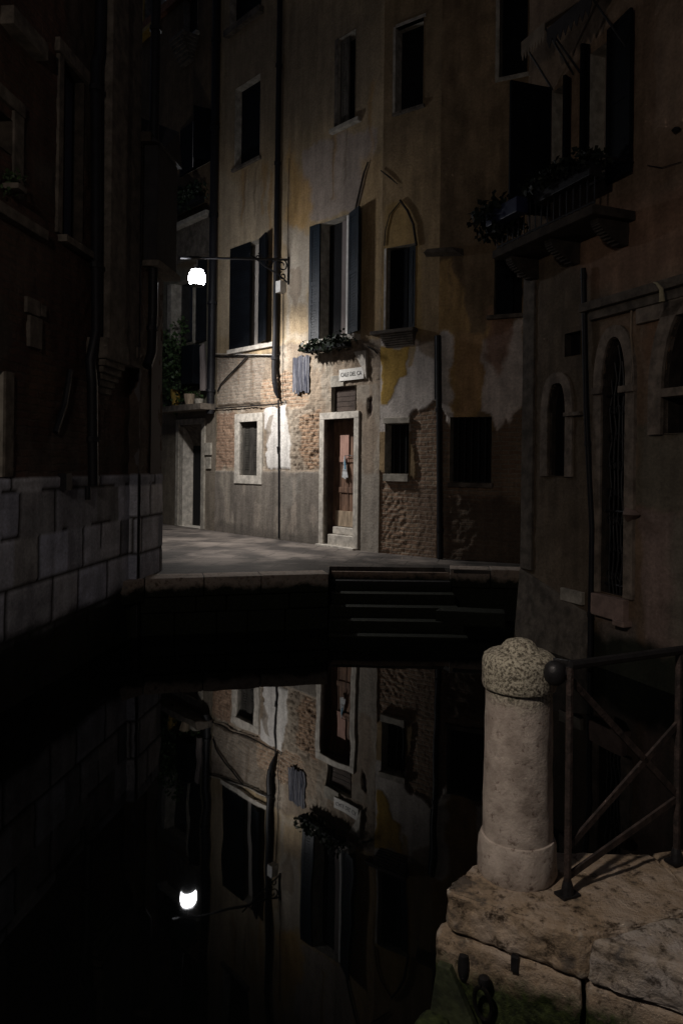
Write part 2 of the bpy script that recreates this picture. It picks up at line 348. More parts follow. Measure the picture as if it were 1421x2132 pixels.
# scattered dark pits everywhere
n3 = N.new('ShaderNodeTexNoise'); n3.inputs['Scale'].default_value = 24; n3.inputs['Detail'].default_value = 6; n3.inputs['Roughness'].default_value = .75; L.new(geo.outputs['Position'], n3.inputs['Vector'])
c3 = N.new('ShaderNodeValToRGB'); e = c3.color_ramp.elements; e[0].position = .33; e[0].color = (.3,.24,.22,1); e[1].position = .43; e[1].color = (1,1,1,1); L.new(n3.outputs['Fac'], c3.inputs[0])
mz = N.new('ShaderNodeMix'); mz.data_type = 'RGBA'; mz.blend_type = 'MULTIPLY'; mz.inputs[0].default_value = 1; L.new(mx.outputs[2], mz.inputs[6]); L.new(c3.outputs[0], mz.inputs[7])
L.new(mz.outputs[2], b.inputs['Base Color'])
ah = N.new('ShaderNodeMath'); ah.operation = 'MULTIPLY_ADD'; L.new(n2.outputs['Fac'], ah.inputs[0]); L.new(mm.outputs[0], ah.inputs[1]); L.new(n3.outputs['Fac'], ah.inputs[2])
bp = N.new('ShaderNodeBump'); bp.inputs['Strength'].default_value = .8; bp.inputs['Distance'].default_value = .01; L.new(ah.outputs[0], bp.inputs['Height']); L.new(bp.outputs[0], b.inputs['Normal'])
b.inputs['Roughness'].default_value = .8; M['bollard'] = m

# ------------------------------------------------------------------ numpy noise and stain masks
def _h(ix, iy, seed):
    n = (ix.astype(np.int64)*374761393 + iy.astype(np.int64)*668265263 + seed*1274126177) & 0xffffffff
    n = ((n ^ (n >> 13)) * 1274126177) & 0xffffffff
    return ((n ^ (n >> 16)) & 0xffff) / 65535.0
def vn(x, y, seed=0):
    ix = np.floor(x); iy = np.floor(y); fx = x-ix; fy = y-iy; fx = fx*fx*(3-2*fx); fy = fy*fy*(3-2*fy)
    a = _h(ix,iy,seed); b_ = _h(ix+1,iy,seed); c = _h(ix,iy+1,seed); d = _h(ix+1,iy+1,seed)
    return (a*(1-fx)+b_*fx)*(1-fy) + (c*(1-fx)+d*fx)*fy
def fbm(x, y, seed=0, oct=5, g=.55):
    s = 0; a = 1; t = 0
    for k in range(oct):
        s = s + a*vn(x*2**k, y*2**k, seed+k*17); t += a; a *= g
    return s/t
def sstep(a, b_, x):
    t = np.clip((x-a)/(b_-a), 0, 1); return t*t*(3-2*t)
class Paint:
    """colour, relief and brickwork of one facade, computed on its grid"""
    def __init__(s, w, U, Z, base, seed=0):
        s.w = w; s.U = U; s.Z = Z; s.seed = seed
        s.c = np.ones(U.shape+(3,))*np.array(base); s.r = np.zeros_like(U); s.b = np.zeros_like(U)
        s.wu = (fbm(U*3, Z*3, seed+1)-.5); s.wz = (fbm(U*3+9, Z*3+4, seed+2)-.5)
    def mask(s, pts, soft=.02, warp=.25, px=True):
        pts = np.array([s.w.uz(*p) for p in pts] if px else pts)
        x = s.U + s.wu*warp; y = s.Z + s.wz*warp
        x0, y0 = pts.min(0)-.5; x1, y1 = pts.max(0)+.5
        out = np.zeros_like(x); sel = (x > x0) & (x < x1) & (y > y0) & (y < y1)
        xs = x[sel]; ys = y[sel]; ins = np.zeros(xs.shape, bool); dist = np.full(xs.shape, 9.)
        n = len(pts)
        for k in range(n):
            ax, ay = pts[k]; bx, by = pts[(k+1) % n]
            cond = ((ay > ys) != (by > ys))
            with np.errstate(divide='ignore', invalid='ignore'):
                xi = (bx-ax)*(ys-ay)/(by-ay if by != ay else 1e-9)+ax
            ins ^= cond & (xs < xi)
            dx, dy = bx-ax, by-ay; t = np.clip(((xs-ax)*dx+(ys-ay)*dy)/(dx*dx+dy*dy+1e-9), 0, 1)
            dist = np.minimum(dist, np.hypot(xs-ax-t*dx, ys-ay-t*dy))
        sd = np.where(ins, dist, -dist); out[sel] = sstep(-soft, soft, sd); return out
    def tone(s, m, col, k=1.0):
        m = (m*k)[..., None]; s.c = s.c*(1-m) + np.array(col)*m
    def add(s, m, relief=0., rough=0., rs=12):
        n = fbm(s.U*rs, s.Z*rs, s.seed+33)-.5
        s.r = s.r*(1-m) + m*(relief + rough*2*n)
    def brick(s, m, k=1.0): s.b = s.b*(1-m) + m*k
    def mottle(s, sc, amt, seed=5, stretch=1.0):
        n = fbm(s.U*sc, s.Z*sc*stretch, s.seed+seed)
        s.c = s.c*(1+amt*(sstep(.3,.7,n)*2-1))[..., None]

def inpoly(pts, u, z):
    ins = False; n = len(pts)
    for k in range(n):
        ax, ay = pts[k]; bx, by = pts[(k+1) % n]
        if (ay > z) != (by > z) and u < (bx-ax)*(z-ay)/(by-ay)+ax: ins = not ins
    return ins

def facade(name, w, u0, u1, z0, z1, res, holes, fn, parent, m, fine=None, coarse=.12, ret=.45, zfine=None):
    """one wall sheet with openings, real plaster relief and returned edges"""
    def axis(a, b_, f, marks):
        s = set([a, b_])
        lo, hi = f if f else (a, b_)
        x = a
        while x < b_ - 1e-6:
            s.add(round(x, 5)); x += res if lo-.3 <= x <= hi+.3 else coarse
        for q in marks:
            if a < q < b_: s = {t for t in s if abs(t-q) > res*.4 or t in (a, b_)}; s.add(round(q, 5))
        return np.array(sorted(s))
    rects = [h for h in holes if len(h) == 4 and not isinstance(h[0], (tuple, list))]
    polys = [h for h in holes if isinstance(h[0], (tuple, list))]
    us = axis(u0, u1, fine, [h[0] for h in rects]+[h[1] for h in rects])
    zs = axis(z0, z1, zfine, [h[2] for h in rects]+[h[3] for h in rects])
    U, Z = np.meshgrid(us, zs)
    p = Paint(w, U, Z, (.4,.3,.2), seed=int(w.L*13)); fn(p)
    nu, nz = len(us), len(zs)
    X = w.o.x + w.t.x*U + w.n.x*p.r; Y = w.o.y + w.t.y*U + w.n.y*p.r
    base = Vector(parent['_base'])
    V = np.stack([X-base.x, Y-base.y, Z-base.z], -1).reshape(-1, 3)
    keep = np.ones((nz-1, nu-1), bool); uc = (us[1:]+us[:-1])/2; zc = (zs[1:]+zs[:-1])/2
    for h in rects:
        keep[np.ix_((zc > h[2]) & (zc < h[3]), (uc > h[0]) & (uc < h[1]))] = False
    for h in polys:
        a = np.array(h); ui = np.where((uc > a[:,0].min()) & (uc < a[:,0].max()))[0]; zi = np.where((zc > a[:,1].min()) & (zc < a[:,1].max()))[0]
        for j in zi:
            for i in ui:
                if inpoly(h, uc[i], zc[j]): keep[j, i] = False
    jj, ii = np.where(keep); k = jj*nu+ii
    Fc = np.stack([k, k+1, k+nu+1, k+nu], -1)
    faces = Fc.tolist(); V = V.tolist()
    nv = nu*nz
    # returned edges left/right and top
    ext = []
    for (ua) in (us[0], us[-1]):
        i = len(V)
        for z_, o_ in ((zs[0], .0), (zs[-1], .0), (zs[-1], -ret), (zs[0], -ret)):
            q = w.P(float(ua), float(z_), o_) - base; V.append(list(q))
        faces.append([i, i+1, i+2, i+3])
    me = bpy.data.meshes.new(name); me.from_pydata(V, [], faces)
    nxt = len(V)-nv
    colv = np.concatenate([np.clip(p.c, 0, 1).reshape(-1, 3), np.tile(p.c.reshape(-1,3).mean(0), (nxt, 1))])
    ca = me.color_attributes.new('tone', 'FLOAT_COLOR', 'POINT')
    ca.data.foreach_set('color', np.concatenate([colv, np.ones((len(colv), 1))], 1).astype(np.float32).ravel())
    ba = me.attributes.new('brickwork', 'FLOAT', 'POINT')
    ba.data.foreach_set('value', np.concatenate([np.clip(p.b, 0, 1).ravel(), np.zeros(nxt)]).astype(np.float32))
    uvl = me.uv_layers.new(name='UVMap'); uvv = np.concatenate([np.stack([U, Z], -1).reshape(-1, 2), np.zeros((nxt, 2))])
    li = np.zeros(len(me.loops), np.int32); me.loops.foreach_get('vertex_index', li)
    uvl.data.foreach_set('uv', uvv[li].astype(np.float32).ravel())
    me.update()
    for q in me.polygons: q.use_smooth = True
    me.materials.append(m)
    o = bpy.data.objects.new(name, me); COL.objects.link(o); o.parent = parent; o['_base'] = tuple(base)
    return o

def opening(w, parent, shape, depth=.22, pane='dark', name='window', lip=.012, reveal='stone_dim', label=None):
    """reveals and pane of one opening; shape is a rect (u0,u1,z0,z1) or a polygon"""
    if not isinstance(shape[0], (tuple, list)):
        u0, u1, z0, z1 = shape; poly = [(u0,z0),(u1,z0),(u1,z1),(u0,z1)]
    else: poly = shape
    mb = MB(); n = len(poly)
    for k in range(n):
        a = poly[k]; b_ = poly[(k+1) % n]
        mb.quad(w.P(a[0],a[1],lip), w.P(b_[0],b_[1],lip), w.P(b_[0],b_[1],-depth-.02), w.P(a[0],a[1],-depth-.02))
    o = part(name, mb, M[reveal], parent)
    pb = MB(); i = 0; pb.v = [w.P(a[0],a[1],-depth) for a in poly]; pb.f = [tuple(range(n))]
    part('pane', pb, M[pane], o)
    if label: o['label'] = label
    return o
def trim(w, parent, name, u0, u1, z0, z1, o0, o1, m, bevel=.006):
    mb = MB().wbox(w, u0, u1, z0, z1, o0, o1); return part(name, mb, M[m], parent, bevel=bevel)
def frame4(w, parent, r, t, o=.03, m='stone', back=-.08, name='frame', bottom=True):
    u0, u1, z0, z1 = r; mb = MB()
    mb.wbox(w, u0-t, u0, z0, z1, back, o); mb.wbox(w, u1, u1+t, z0, z1, back, o)
    mb.wbox(w, u0-t, u1+t, z1, z1+t, back, o+.003)
    if bottom: mb.wbox(w, u0-t, u1+t, z0-t, z0, back, o+.003)
    return part(name, mb, M[m], parent, bevel=.005)
def leaf_panel(w, parent, u, z0, z1, ang, width, m='shutter', side=1, name='shutter', th=.035, o=.03, louvre=True):
    """shutter leaf hinged at u; ang 0 = flat on the wall, 90 = straight out; side +1 opens towards +u"""
    a = R(ang); d = w.t*(side*math.cos(a)) + w.n*math.sin(a); nn = Vector((d.y, -d.x, 0))
    h = w.P(u, 0, o); mb = MB()
    def bx(s0, s1, a0, a1, k0, k1):
        P = lambda s_, z_, k_: Vector((*(h + d*s_ + nn*k_).xy, z_))
        mb.hexa([P(s0,a0,k0),P(s1,a0,k0),P(s1,a0,k1),P(s0,a0,k1),P(s0,a1,k0),P(s1,a1,k0),P(s1,a1,k1),P(s0,a1,k1)])
    b_ = .07
    bx(0, b_, z0, z1, -th/2, th/2); bx(width-b_, width, z0, z1, -th/2, th/2)
    for za, zb in ((z0, z0+b_), (z1-b_, z1), ((z0+z1)/2-b_/2, (z0+z1)/2+b_/2)): bx(b_, width-b_, za, zb, -th/2+.001, th/2-.001)
    if louvre:
        z = z0+b_
        while z < z1-b_:
            bx(b_, width-b_, z, z+.035, -th/2+.006, th/2-.006); z += .05
        bx(b_, width-b_, z0+b_, z1-b_, -.004, .004)
    else: bx(b_, width-b_, z0+b_, z1-b_, -th/2+.008, th/2-.008)
    return part(name, mb, M[m], parent)

# ------------------------------------------------------------------ plan of the place
PAVE = .73
def gp(px, Y, py=1100): a, _ = ray(px, py); return (a*Y, Y)
tA = (1, -1.09)
S2 = gp(790, 12.42, 900)
def onA(px):
    a, _ = ray(px, 900); k = 1.09; Y = (S2[1] + k*S2[0]) / (1 + k*a); return (a*Y, Y)
S1 = onA(450); S0 = onA(225); S3 = gp(910, 11.78, 900); S4 = gp(1125, 11.10, 900)
WD = Wall(S0, S1); WA = Wall(S1, S2); WB = Wall(S2, S3); WC = Wall(S3, S4)
LX = lambda Y: -3.65 + .105*Y
AX = lambda Y: -3.57 + .11*Y
WL = Wall((LX(-4), -4), (LX(9.3), 9.3)); WL2 = Wall((AX(9.3), 9.3), (AX(10.1), 10.1)); WL4 = Wall((LX(9.3), 9.3), (AX(9.3), 9.3))
RX = lambda Y: 2.34 + .4*(9.5-Y)
WR = Wall((RX(9.5), 9.5), (RX(-3), -3))
BK = Vector((.6, .8, 0))

def shell(parent, pts, zt, d0=.5, d1=5, name='rear_wall', back=BK):
    a = [(p[0]+back.x*d0, p[1]+back.y*d0) for p in pts]; b_ = [(p[0]+back.x*d1, p[1]+back.y*d1) for p in pts][::-1]
    part(name, MB().prism(a+b_, -.3, zt), M['rear'], parent)
    a = [(p[0]-back.x*.12, p[1]-back.y*.12) for p in pts]
    mb = MB().prism(a+b_, zt+.01, zt+.22); part('roof', mb, M['roof'], parent)

ZT = 13.0
# ================================================================== SETTING
struct('water', MB().quad((-40,-20,0),(40,-20,0),(40,9.0,0),(-40,9.0,0)).quad((-40,9.0,0),(40,9.0,0),(40,11.6,0),(-40,11.6,0)), M['water'])
struct('canal_bed', MB().quad((-40,-20,-1.6),(40,-20,-1.6),(40,30,-1.6),(-40,30,-1.6)), M['wetstep'])
# far landing
e1 = at(301, 1203, 9.35); e2 = at(684, 1196, 9.93); 
FP = [(-2.9, 8.86), (e1.x, 9.38), (e2.x, 9.93), (e2.x, 10.70), (1.50, 10.70), (1.62, 10.52), (3.2, 10.35), (3.2, 10.9), (6, 11.2), (6, 24), (-12, 24), (-12, 10.4), (-2.9, 10.4)]
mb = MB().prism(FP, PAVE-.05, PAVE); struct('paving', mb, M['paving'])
# coping stones along the edge (one sheet of slabs with joints)
def coping(pa, pb, depth, z1, th, nseg, mname, jit=.02):
    pa = Vector((*pa, 0)); pb = Vector((*pb, 0)); d = (pb-pa); L_ = d.length; d.normalize(); nn = Vector((d.y, -d.x, 0)); mb = MB()
    cuts = [0]+[ (k+random.uniform(-.2,.2))/nseg*L_ for k in range(1, nseg)]+[L_]
    for a, b_ in zip(cuts[:-1], cuts[1:]):
        o = random.uniform(-jit, jit)*.6; zz = z1 + random.uniform(-.004,.006)
        q = [pa+d*(a+.006)+nn*(.02+o), pa+d*(b_-.006)+nn*(.02+o), pa+d*(b_-.006)-nn*depth, pa+d*(a+.006)-nn*depth]
        mb.hexa([Vector((p.x,p.y,zz-th)) for p in q]+[Vector((p.x,p.y,zz)) for p in q])
    return mb
q1 = coping((e1.x, 9.36), (e2.x, 9.93), .35, PAVE+.008, .24, 3, 'farquay')
q0 = coping((-2.86, 8.84), (e1.x, 9.35), .35, PAVE+.006, .30, 1, 'farquay')
q2 = coping((e2.x, 9.96), (e2.x, 10.7), .3, PAVE+.012, .24, 1, 'farquay')
q3 = coping((1.56, 10.55), (3.3, 10.33), .35, PAVE+.012, .26, 3, 'farquay')
q1.v += []; base_n = len(q1.v)
for qq in (q3, q0):
    i = len(q1.v); q1.v += qq.v; q1.f += [tuple(i+k for k in f) for f in qq.f]
struct('kerb_stones', q1, M['farquay'], bevel=.012)
mb = MB().prism([(-2.9, 8.93), (e1.x, 9.44), (e2.x-.02, 9.99), (e2.x-.02, 10.62), (1.50, 10.62), (1.66, 10.58), (3.1, 10.42), (3.1, 11.4), (-2.9, 11.4)], -1.5, PAVE-.06)
# quay face with courses: a recessed wall plus a course of blocks
struct('quay_face', mb, M['farquay'])
mb = coping((e1.x-.1, 9.36), (e2.x, 9.96), .15, PAVE-.245, .2, 4, 'farquay', .03)
i = len(mb.v); m2_ = coping((e1.x-.1, 9.37), (e2.x, 9.97), .15, PAVE-.455, .3, 5, 'farquay', .03); mb.v += m2_.v; mb.f += [tuple(i+k for k in f) for f in m2_.f]
struct('quay_blocks', mb, M['farquay'], bevel=.015)
mb = MB(); st = [(10.45,.565),(10.2,.43),(9.95,.294),(9.7,.16),(9.45,.02)]
for k, (Y_, z_) in enumerate(st):
    mb.hexa([(e2.x+.01,Y_,z_-.3),(1.56+.02*k,Y_,z_-.3),(1.56+.02*k,Y_+.6,z_-.3),(e2.x+.01,Y_+.6,z_-.3),(e2.x+.01,Y_,z_),(1.56+.02*k,Y_-.01*k,z_),(1.56+.02*k,Y_+.6,z_),(e2.x+.01,Y_+.6,z_)])
struct('stone_steps', mb, M['wetstep'], bevel=.01)
# big slab lying at the foot of the right hand quay
mb = MB().prism([(1.25,9.75),(2.15,9.6),(2.2,9.9),(1.4,10.05)], .1, .30)
struct('landing_stone', mb, M['farquay'], bevel=.03)

# ================================================================== FACADE PAINTING
def paint_A(p):
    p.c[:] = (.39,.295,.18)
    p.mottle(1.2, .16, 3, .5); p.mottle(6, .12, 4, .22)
    ridge = sstep(.035,.0,np.abs(fbm(p.U*7,p.Z*7,301,4)-.5)); pits = sstep(.62,.7,fbm(p.U*16,p.Z*16,302,3))
    T = p.tone; mk = p.mask
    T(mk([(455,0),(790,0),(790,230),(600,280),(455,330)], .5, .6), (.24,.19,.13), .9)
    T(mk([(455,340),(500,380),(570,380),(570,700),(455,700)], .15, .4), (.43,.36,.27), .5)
    T(mk([(630,312),(690,285),(790,262),(775,340),(742,440),(655,455),(622,445)], .03, .3), (.36,.30,.26), .85)
    T(mk([(600,300),(640,385),(648,470),(625,540),(594,520)], .12, .4), (.45,.28,.11), .85)
    T(mk([(640,460),(652,460),(650,690),(636,640)], .04, .4), (.5,.36,.19), .7)
    for x0,a,b_ in ((500,350,470),(545,345,440),(560,360,700),(770,180,330),(690,280,420)): T(mk([(x0,a),(x0+9,a),(x0+5,b_),(x0+2,b_)], .05, .35), (.36,.22,.09), .7)
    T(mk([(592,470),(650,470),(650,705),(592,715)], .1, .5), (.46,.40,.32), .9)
    T(mk([(600,640),(640,635),(645,690),(605,700)], .08, .3), (.46,.34,.2), .75)
    T(mk([(600,570),(622,560),(628,600),(615,650),(604,620)], .02, .35), (.28,.22,.16), .75)
    T(mk([(752,330),(792,320),(790,700),(752,690)], .1, .3), (.44,.30,.15), .7)
    # lower band: rough undercoat over brick
    low = mk([(440,742),(560,735),(580,718),(652,712),(700,722),(800,700),(800,1300),(440,1300)], .015, .22)
    T(low, (.30,.24,.18)); p.add(low, -.012, .022, 14); p.brick(low, .1)
    T(low*sstep(.45,.65,fbm(p.U*2.2,p.Z*2.2,77)), (.2,.165,.13), .6)
    T(low*sstep(.5,.62,fbm(p.U*3,p.Z*1.4,78)), (.4,.36,.3), .6)
    g = mk([(440,742),(550,742),(545,840),(440,850)], .03, .2); T(g, (.25,.23,.2), .7); p.brick(g, .3)
    # exposed courses beside the pipe
    b1 = mk([(548,800),(600,770),(640,790),(640,835),(600,848),(540,845)], .03, .35)
    T(b1, (.55,.42,.3)); p.brick(b1, .75); p.add(b1, -.03, .035, 14)
    b2 = mk([(430,862),(487,862),(487,972),(430,975)], .04, .3); T(b2, (.34,.21,.145), .8); p.brick(b2, .3); p.add(b2, -.014, .02, 10)
    b3 = mk([(622,872),(664,860),(664,978),(640,978),(622,940)], .04, .35); T(b3, (.4,.25,.15), .85); p.brick(b3, .55); p.add(b3, -.02, .045, 16)
    b4 = mk([(606,850),(664,850),(664,980),(606,980)], .03, .3); p.add(b4*(1-b3), -.012, .035, 13); T(b4*(1-b3), (.33,.275,.215), .7)
    for bb, kk in ((low*.35, .35), (b1, 1), (b3, .9), (b4, .7), (b2, .5)):
        cr_ = bb*np.clip(ridge*.8+pits, 0, 1)*kk; T(cr_, (.075,.05,.035), .85); p.r -= .02*cr_
    # drips under sills and ledges
    for x0,y0,y1,wd in ((492,742,800,6),(520,745,830,5),(560,738,790,7),(660,716,760,8),(735,716,800,6),(505,350,440,5),(530,345,460,6),(690,280,420,5),(720,275,380,4)):
        T(mk([(x0,y0),(x0+wd,y0),(x0+wd*.6,y1),(x0+wd*.3,y1)], .025, .25), (.16,.12,.08), .6)
    # white lime patches left and right of the pipe
    w1 = mk([(584,840),(592,835),(597,880),(603,920),(607,976),(584,978)], .012, .16); T(w1, (.74,.71,.67)); p.brick(w1, 0); p.add(w1, .004, .004)
    w2 = mk([(550,848),(584,846),(584,976),(556,976),(552,930),(560,905),(548,890)], .012, .25); T(w2, (.66,.63,.6)); p.brick(w2, 0); p.add(w2, .003, .004)
    gr = mk([(560,865),(570,860),(566,905),(556,925),(552,900)], .012, .2); T(gr, (.33,.29,.25))
    led = mk([(440,846),(600,836),(600,843),(440,853)], .012, .1); T(led, (.1,.08,.06), .9); p.add(led, -.05)
    # cement dado
    dd = mk([(420,979),(667,983),(667,1200),(420,1200)], .01, .04); T(dd, (.205,.18,.155)); p.brick(dd, 0); p.add(dd, .012, .005, 6)
    st = mk([(455,985),(478,985),(482,1040),(488,1085),(470,1060)], .03, .4); T(st, (.4,.35,.29), .5)
    st = mk([(604,1050),(618,1040),(616,1105),(602,1110)], .02, .35); T(st, (.42,.36,.3), .6)
    st = mk([(590,985),(640,990),(600,1050),(588,1100)], .05, .4); T(st, (.27,.25,.22), .6)
    T(dd*sstep(.48,.6,fbm(p.U*5,p.Z*.8,91)), (.27,.24,.2), .5)
    T(dd*sstep(.58,.66,fbm(p.U*4,p.Z*1.6,93)), (.36,.31,.26), .5); T(dd*sstep(.56,.66,fbm(p.U*6,p.Z*.7,94)), (.13,.115,.1), .55)
    T(mk([(424,1080),(667,1115),(667,1160),(424,1120)], .06, .2), (.13,.115,.1), .6)
    # right of the door
    rd = mk([(742,800),(792,800),(792,1200),(742,1200)], .02, .1); T(rd, (.24,.19,.145), .9); p.brick(rd, 0); p.add(rd, .0, .006, 8)
    T(rd*sstep(.5,.62,fbm(p.U*4,p.Z*1.1,92)), (.33,.29,.24), .7)
    T(mk([(745,985),(792,988),(792,1165),(745,1150)], .03, .15), (.3,.275,.24), .7)
    hole = mk([(763,828),(772,824),(774,850),(768,872),(764,850)], .012, .12); T(hole, (.05,.035,.03)); p.add(hole, -.05)
    # cracks
    for a, b_, c_ in (((515,745),(480,780),(455,802)), ((770,722),(800,740),(812,755))):
        k = mk([a,b_,c_,(c_[0]+3,c_[1]+3),(b_[0]+3,b_[1]+3),(a[0]+3,a[1]+3)], .01, .05); T(k, (.05,.04,.03)); p.add(k, -.02)
    p.mottle(9, .08, 8); p.r += .006*(fbm(p.U*5, p.Z*5, 55)-.5)
def paint_B(p):
    T = p.tone; mk = p.mask
    p.c[:] = (.33,.235,.13); p.mottle(1.3, .2, 3, .5); p.mottle(6, .13, 4, .2)
    T(mk([(780,0),(960,0),(960,330),(780,330)], .6, .6), (.2,.145,.088), .8)
    T(mk([(800,430),(835,410),(870,470),(880,690),(795,690)], .06, .2), (.40,.265,.10), .75)
    w = mk([(780,705),(870,712),(930,705),(930,900),(780,900)], .012, .12); T(w, (.56,.51,.47))
    T(mk([(870,700),(915,700),(912,745),(870,735)], .04, .2), (.26,.19,.12), .8)
    y = mk([(792,724),(850,724),(846,780),(826,795),(815,815),(808,840),(794,842)], .01, .18); T(y, (.42,.27,.065)); p.add(y, .008, .003)
    T(mk([(850,724),(864,724),(858,760),(850,765)], .02, .15), (.4,.28,.12), .8)
    br = mk([(858,866),(880,852),(897,845),(908,826),(925,845),(960,860),(960,1250),(780,1250),(786,985),(800,990),(858,990)], .014, .28)
    T(br, (.15,.10,.07)); p.brick(br, .75); p.add(br, -.03, .014, 26)
    k = mk([(782,1000),(850,1000),(850,1160),(782,1160)], .05, .3); p.add(k, -.03, .028, 24); T(k, (.22,.14,.09), .5)
    T(mk([(860,1000),(930,1000),(930,1180),(860,1180)], .1, .4), (.14,.10,.075), .7); p.brick(mk([(868,1010),(940,1010),(940,1180),(868,1180)], .1, .4), .35)
    p.mottle(7, .1, 8); p.r += .006*(fbm(p.U*5, p.Z*5, 56)-.5)
def paint_C(p):
    T = p.tone; mk = p.mask
    p.c[:] = (.21,.148,.088); p.mottle(1.3, .2, 3, .5); p.mottle(6, .15, 4, .2)
    T(mk([(890,540),(938,540),(958,600),(975,690),(1000,690),(1020,640),(1020,720),(990,900),(945,900),(900,720)], .03, .25), (.46,.30,.13), .95)
    T(mk([(905,690),(935,700),(945,870),(905,900)], .03, .35), (.66,.6,.55))
    T(mk([(1000,700),(1095,660),(1095,860),(1040,905),(1020,870),(1000,860)], .03, .35), (.66,.58,.53))
    T(mk([(945,690),(1005,690),(1000,760),(988,865),(958,865),(950,770)], .04, .3), (.44,.28,.14))
    T(mk([(1005,655),(1070,655),(1060,745),(1035,785),(1010,750)], .06, .4), (.28,.16,.11), .85)
    for x0 in (930, 950, 1015, 1045): T(mk([(x0,545),(x0+9,545),(x0+6,640),(x0+2,650)], .03, .2), (.15,.10,.06), .5)
    br = mk([(895,800),(912,830),(925,860),(935,900),(1024,905),(1042,905),(1050,870),(1065,885),(1095,840),(1140,840),(1140,1250),(895,1250)], .014, .3)
    T(br, (.085,.06,.045)); p.brick(br, .6); p.add(br, -.035, .03, 13)
    T(mk([(925,1000),(1100,1000),(1100,1250),(925,1250)], .2, .5), (.07,.055,.04), .8); p.brick(mk([(925,1040),(1140,1040),(1140,1250),(925,1250)], .1, .4), .15)
    p.mottle(6, .15, 8)
def paint_D(p):
    T = p.tone; mk = p.mask
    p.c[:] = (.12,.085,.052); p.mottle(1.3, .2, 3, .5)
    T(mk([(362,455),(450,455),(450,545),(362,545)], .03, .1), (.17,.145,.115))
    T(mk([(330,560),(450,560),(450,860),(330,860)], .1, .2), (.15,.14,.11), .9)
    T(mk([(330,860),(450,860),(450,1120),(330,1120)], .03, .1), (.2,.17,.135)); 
    T(mk([(335,880),(372,880),(372,1110),(335,1110)], .05, .2), (.12,.1,.075), .8)
    p.mottle(8, .12, 8); p.r += .01*(fbm(p.U*5, p.Z*5, 57)-.5)
def paint_L(p):
    T = p.tone; mk = p.mask
    p.c[:] = (.065,.038,.028); p.brick(np.ones_like(p.U), .35); p.mottle(1.6, .35, 3)
    gsh = sstep(.5,.6,fbm(p.U*.9,p.Z*.9,41)); T(gsh, (.075,.062,.05), .8); p.b *= (1-.8*gsh)
    T(mk([(195,0),(290,0),(290,300),(195,300)], .2, .5), (.085,.065,.042), .8)
    T(mk([(100,880),(165,880),(165,992),(95,992)], .05, .3), (.1,.085,.07), .8)
    T(mk([(0,400),(90,500),(90,640),(0,640)], .2, .5), (.08,.065,.05), .7)
    T(mk([(95,650),(120,780),(90,900),(60,800)], .1, .5), (.1,.06,.025), .5)
    p.add(np.ones_like(p.U), 0, .02, 9)
    # white stone base with irregular blocks
    zt = 2.05; base = (p.Z < zt).astype(float)
    rowh = np.array([2.05,1.92,1.5,1.06,.60,.2,-.4,-1.6]); T(base, (.30,.295,.30)); p.b *= (1-base)
    rr = fbm(p.U*5, p.Z*5, 61)-.5
    joint = np.zeros_like(p.U)
    for i in range(len(rowh)-1):
        hi, lo = rowh[i], rowh[i+1]; wv = .02*(fbm(p.U*3, p.Z*0+i, 63)-.5)
        inr = (p.Z <= hi) & (p.Z > lo); joint = np.maximum(joint, np.where(np.abs(p.Z-lo-wv) < .011, 1., 0.))
        bw = .62 + .16*math.sin(i*2.3); q = p.U/bw + .37*i + .16*np.sin((p.U/bw)*2.1+i); fr = q-np.floor(q)
        joint = np.maximum(joint, np.where(inr & (np.minimum(fr, 1-fr)*bw < .011+.014*rr), 1., 0.))
        tn = .6+.75*_h(np.floor(q), np.full_like(q, i), 5); tb = _h(np.floor(q), np.full_like(q, i), 9)
        c = np.stack([.44*tn*(1-.06*tb), .435*tn, .44*tn*(1+.2*tb)], -1)
        p.c = np.where(inr[..., None] & (hi > 0), c, p.c)
    p.add(base, .03, .01, 4); p.r -= base*joint*.012; T(base*joint, (.05,.045,.04))
    wet = sstep(.75,.55, p.Z + .25*(fbm(p.U*3,p.Z*3,71)-.5)); T(wet, (.012,.013,.01)); p.r = np.where(p.Z < .6, p.r*1, p.r)
    p.mottle(6, .15, 8)
def paint_R(p):
    T = p.tone; mk = p.mask
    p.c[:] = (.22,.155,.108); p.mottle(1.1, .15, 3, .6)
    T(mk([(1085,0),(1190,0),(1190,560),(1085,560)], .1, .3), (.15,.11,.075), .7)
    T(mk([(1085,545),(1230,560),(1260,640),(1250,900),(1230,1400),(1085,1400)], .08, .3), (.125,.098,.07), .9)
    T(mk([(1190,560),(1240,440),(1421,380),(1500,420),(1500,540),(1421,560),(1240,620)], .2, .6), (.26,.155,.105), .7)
    T(mk([(1330,640),(1395,625),(1385,760),(1350,800)], .05, .3), (.27,.16,.10), .8)
    T(mk([(1320,880),(1500,880),(1500,1058),(1320,1058)], .04, .3), (.17,.155,.12), .85)
    T(mk([(1330,1062),(1500,1062),(1500,1500),(1345,1420)], .03, .2), (.27,.2,.175), .9)
    T(mk([(1395,1062),(1500,1062),(1500,1500),(1395,1420)], .12, .3), (.14,.14,.11), .7)
    T(mk([(1240,1290),(1320,1290),(1335,1400),(1240,1400)], .04, .2), (.17,.15,.14), .7)
    p.add(np.ones_like(p.U), 0, .014, 7)
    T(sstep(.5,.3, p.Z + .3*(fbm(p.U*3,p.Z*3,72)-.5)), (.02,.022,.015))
    p.mottle(5, .14, 8); p.mottle(3, .12, 12, .25)

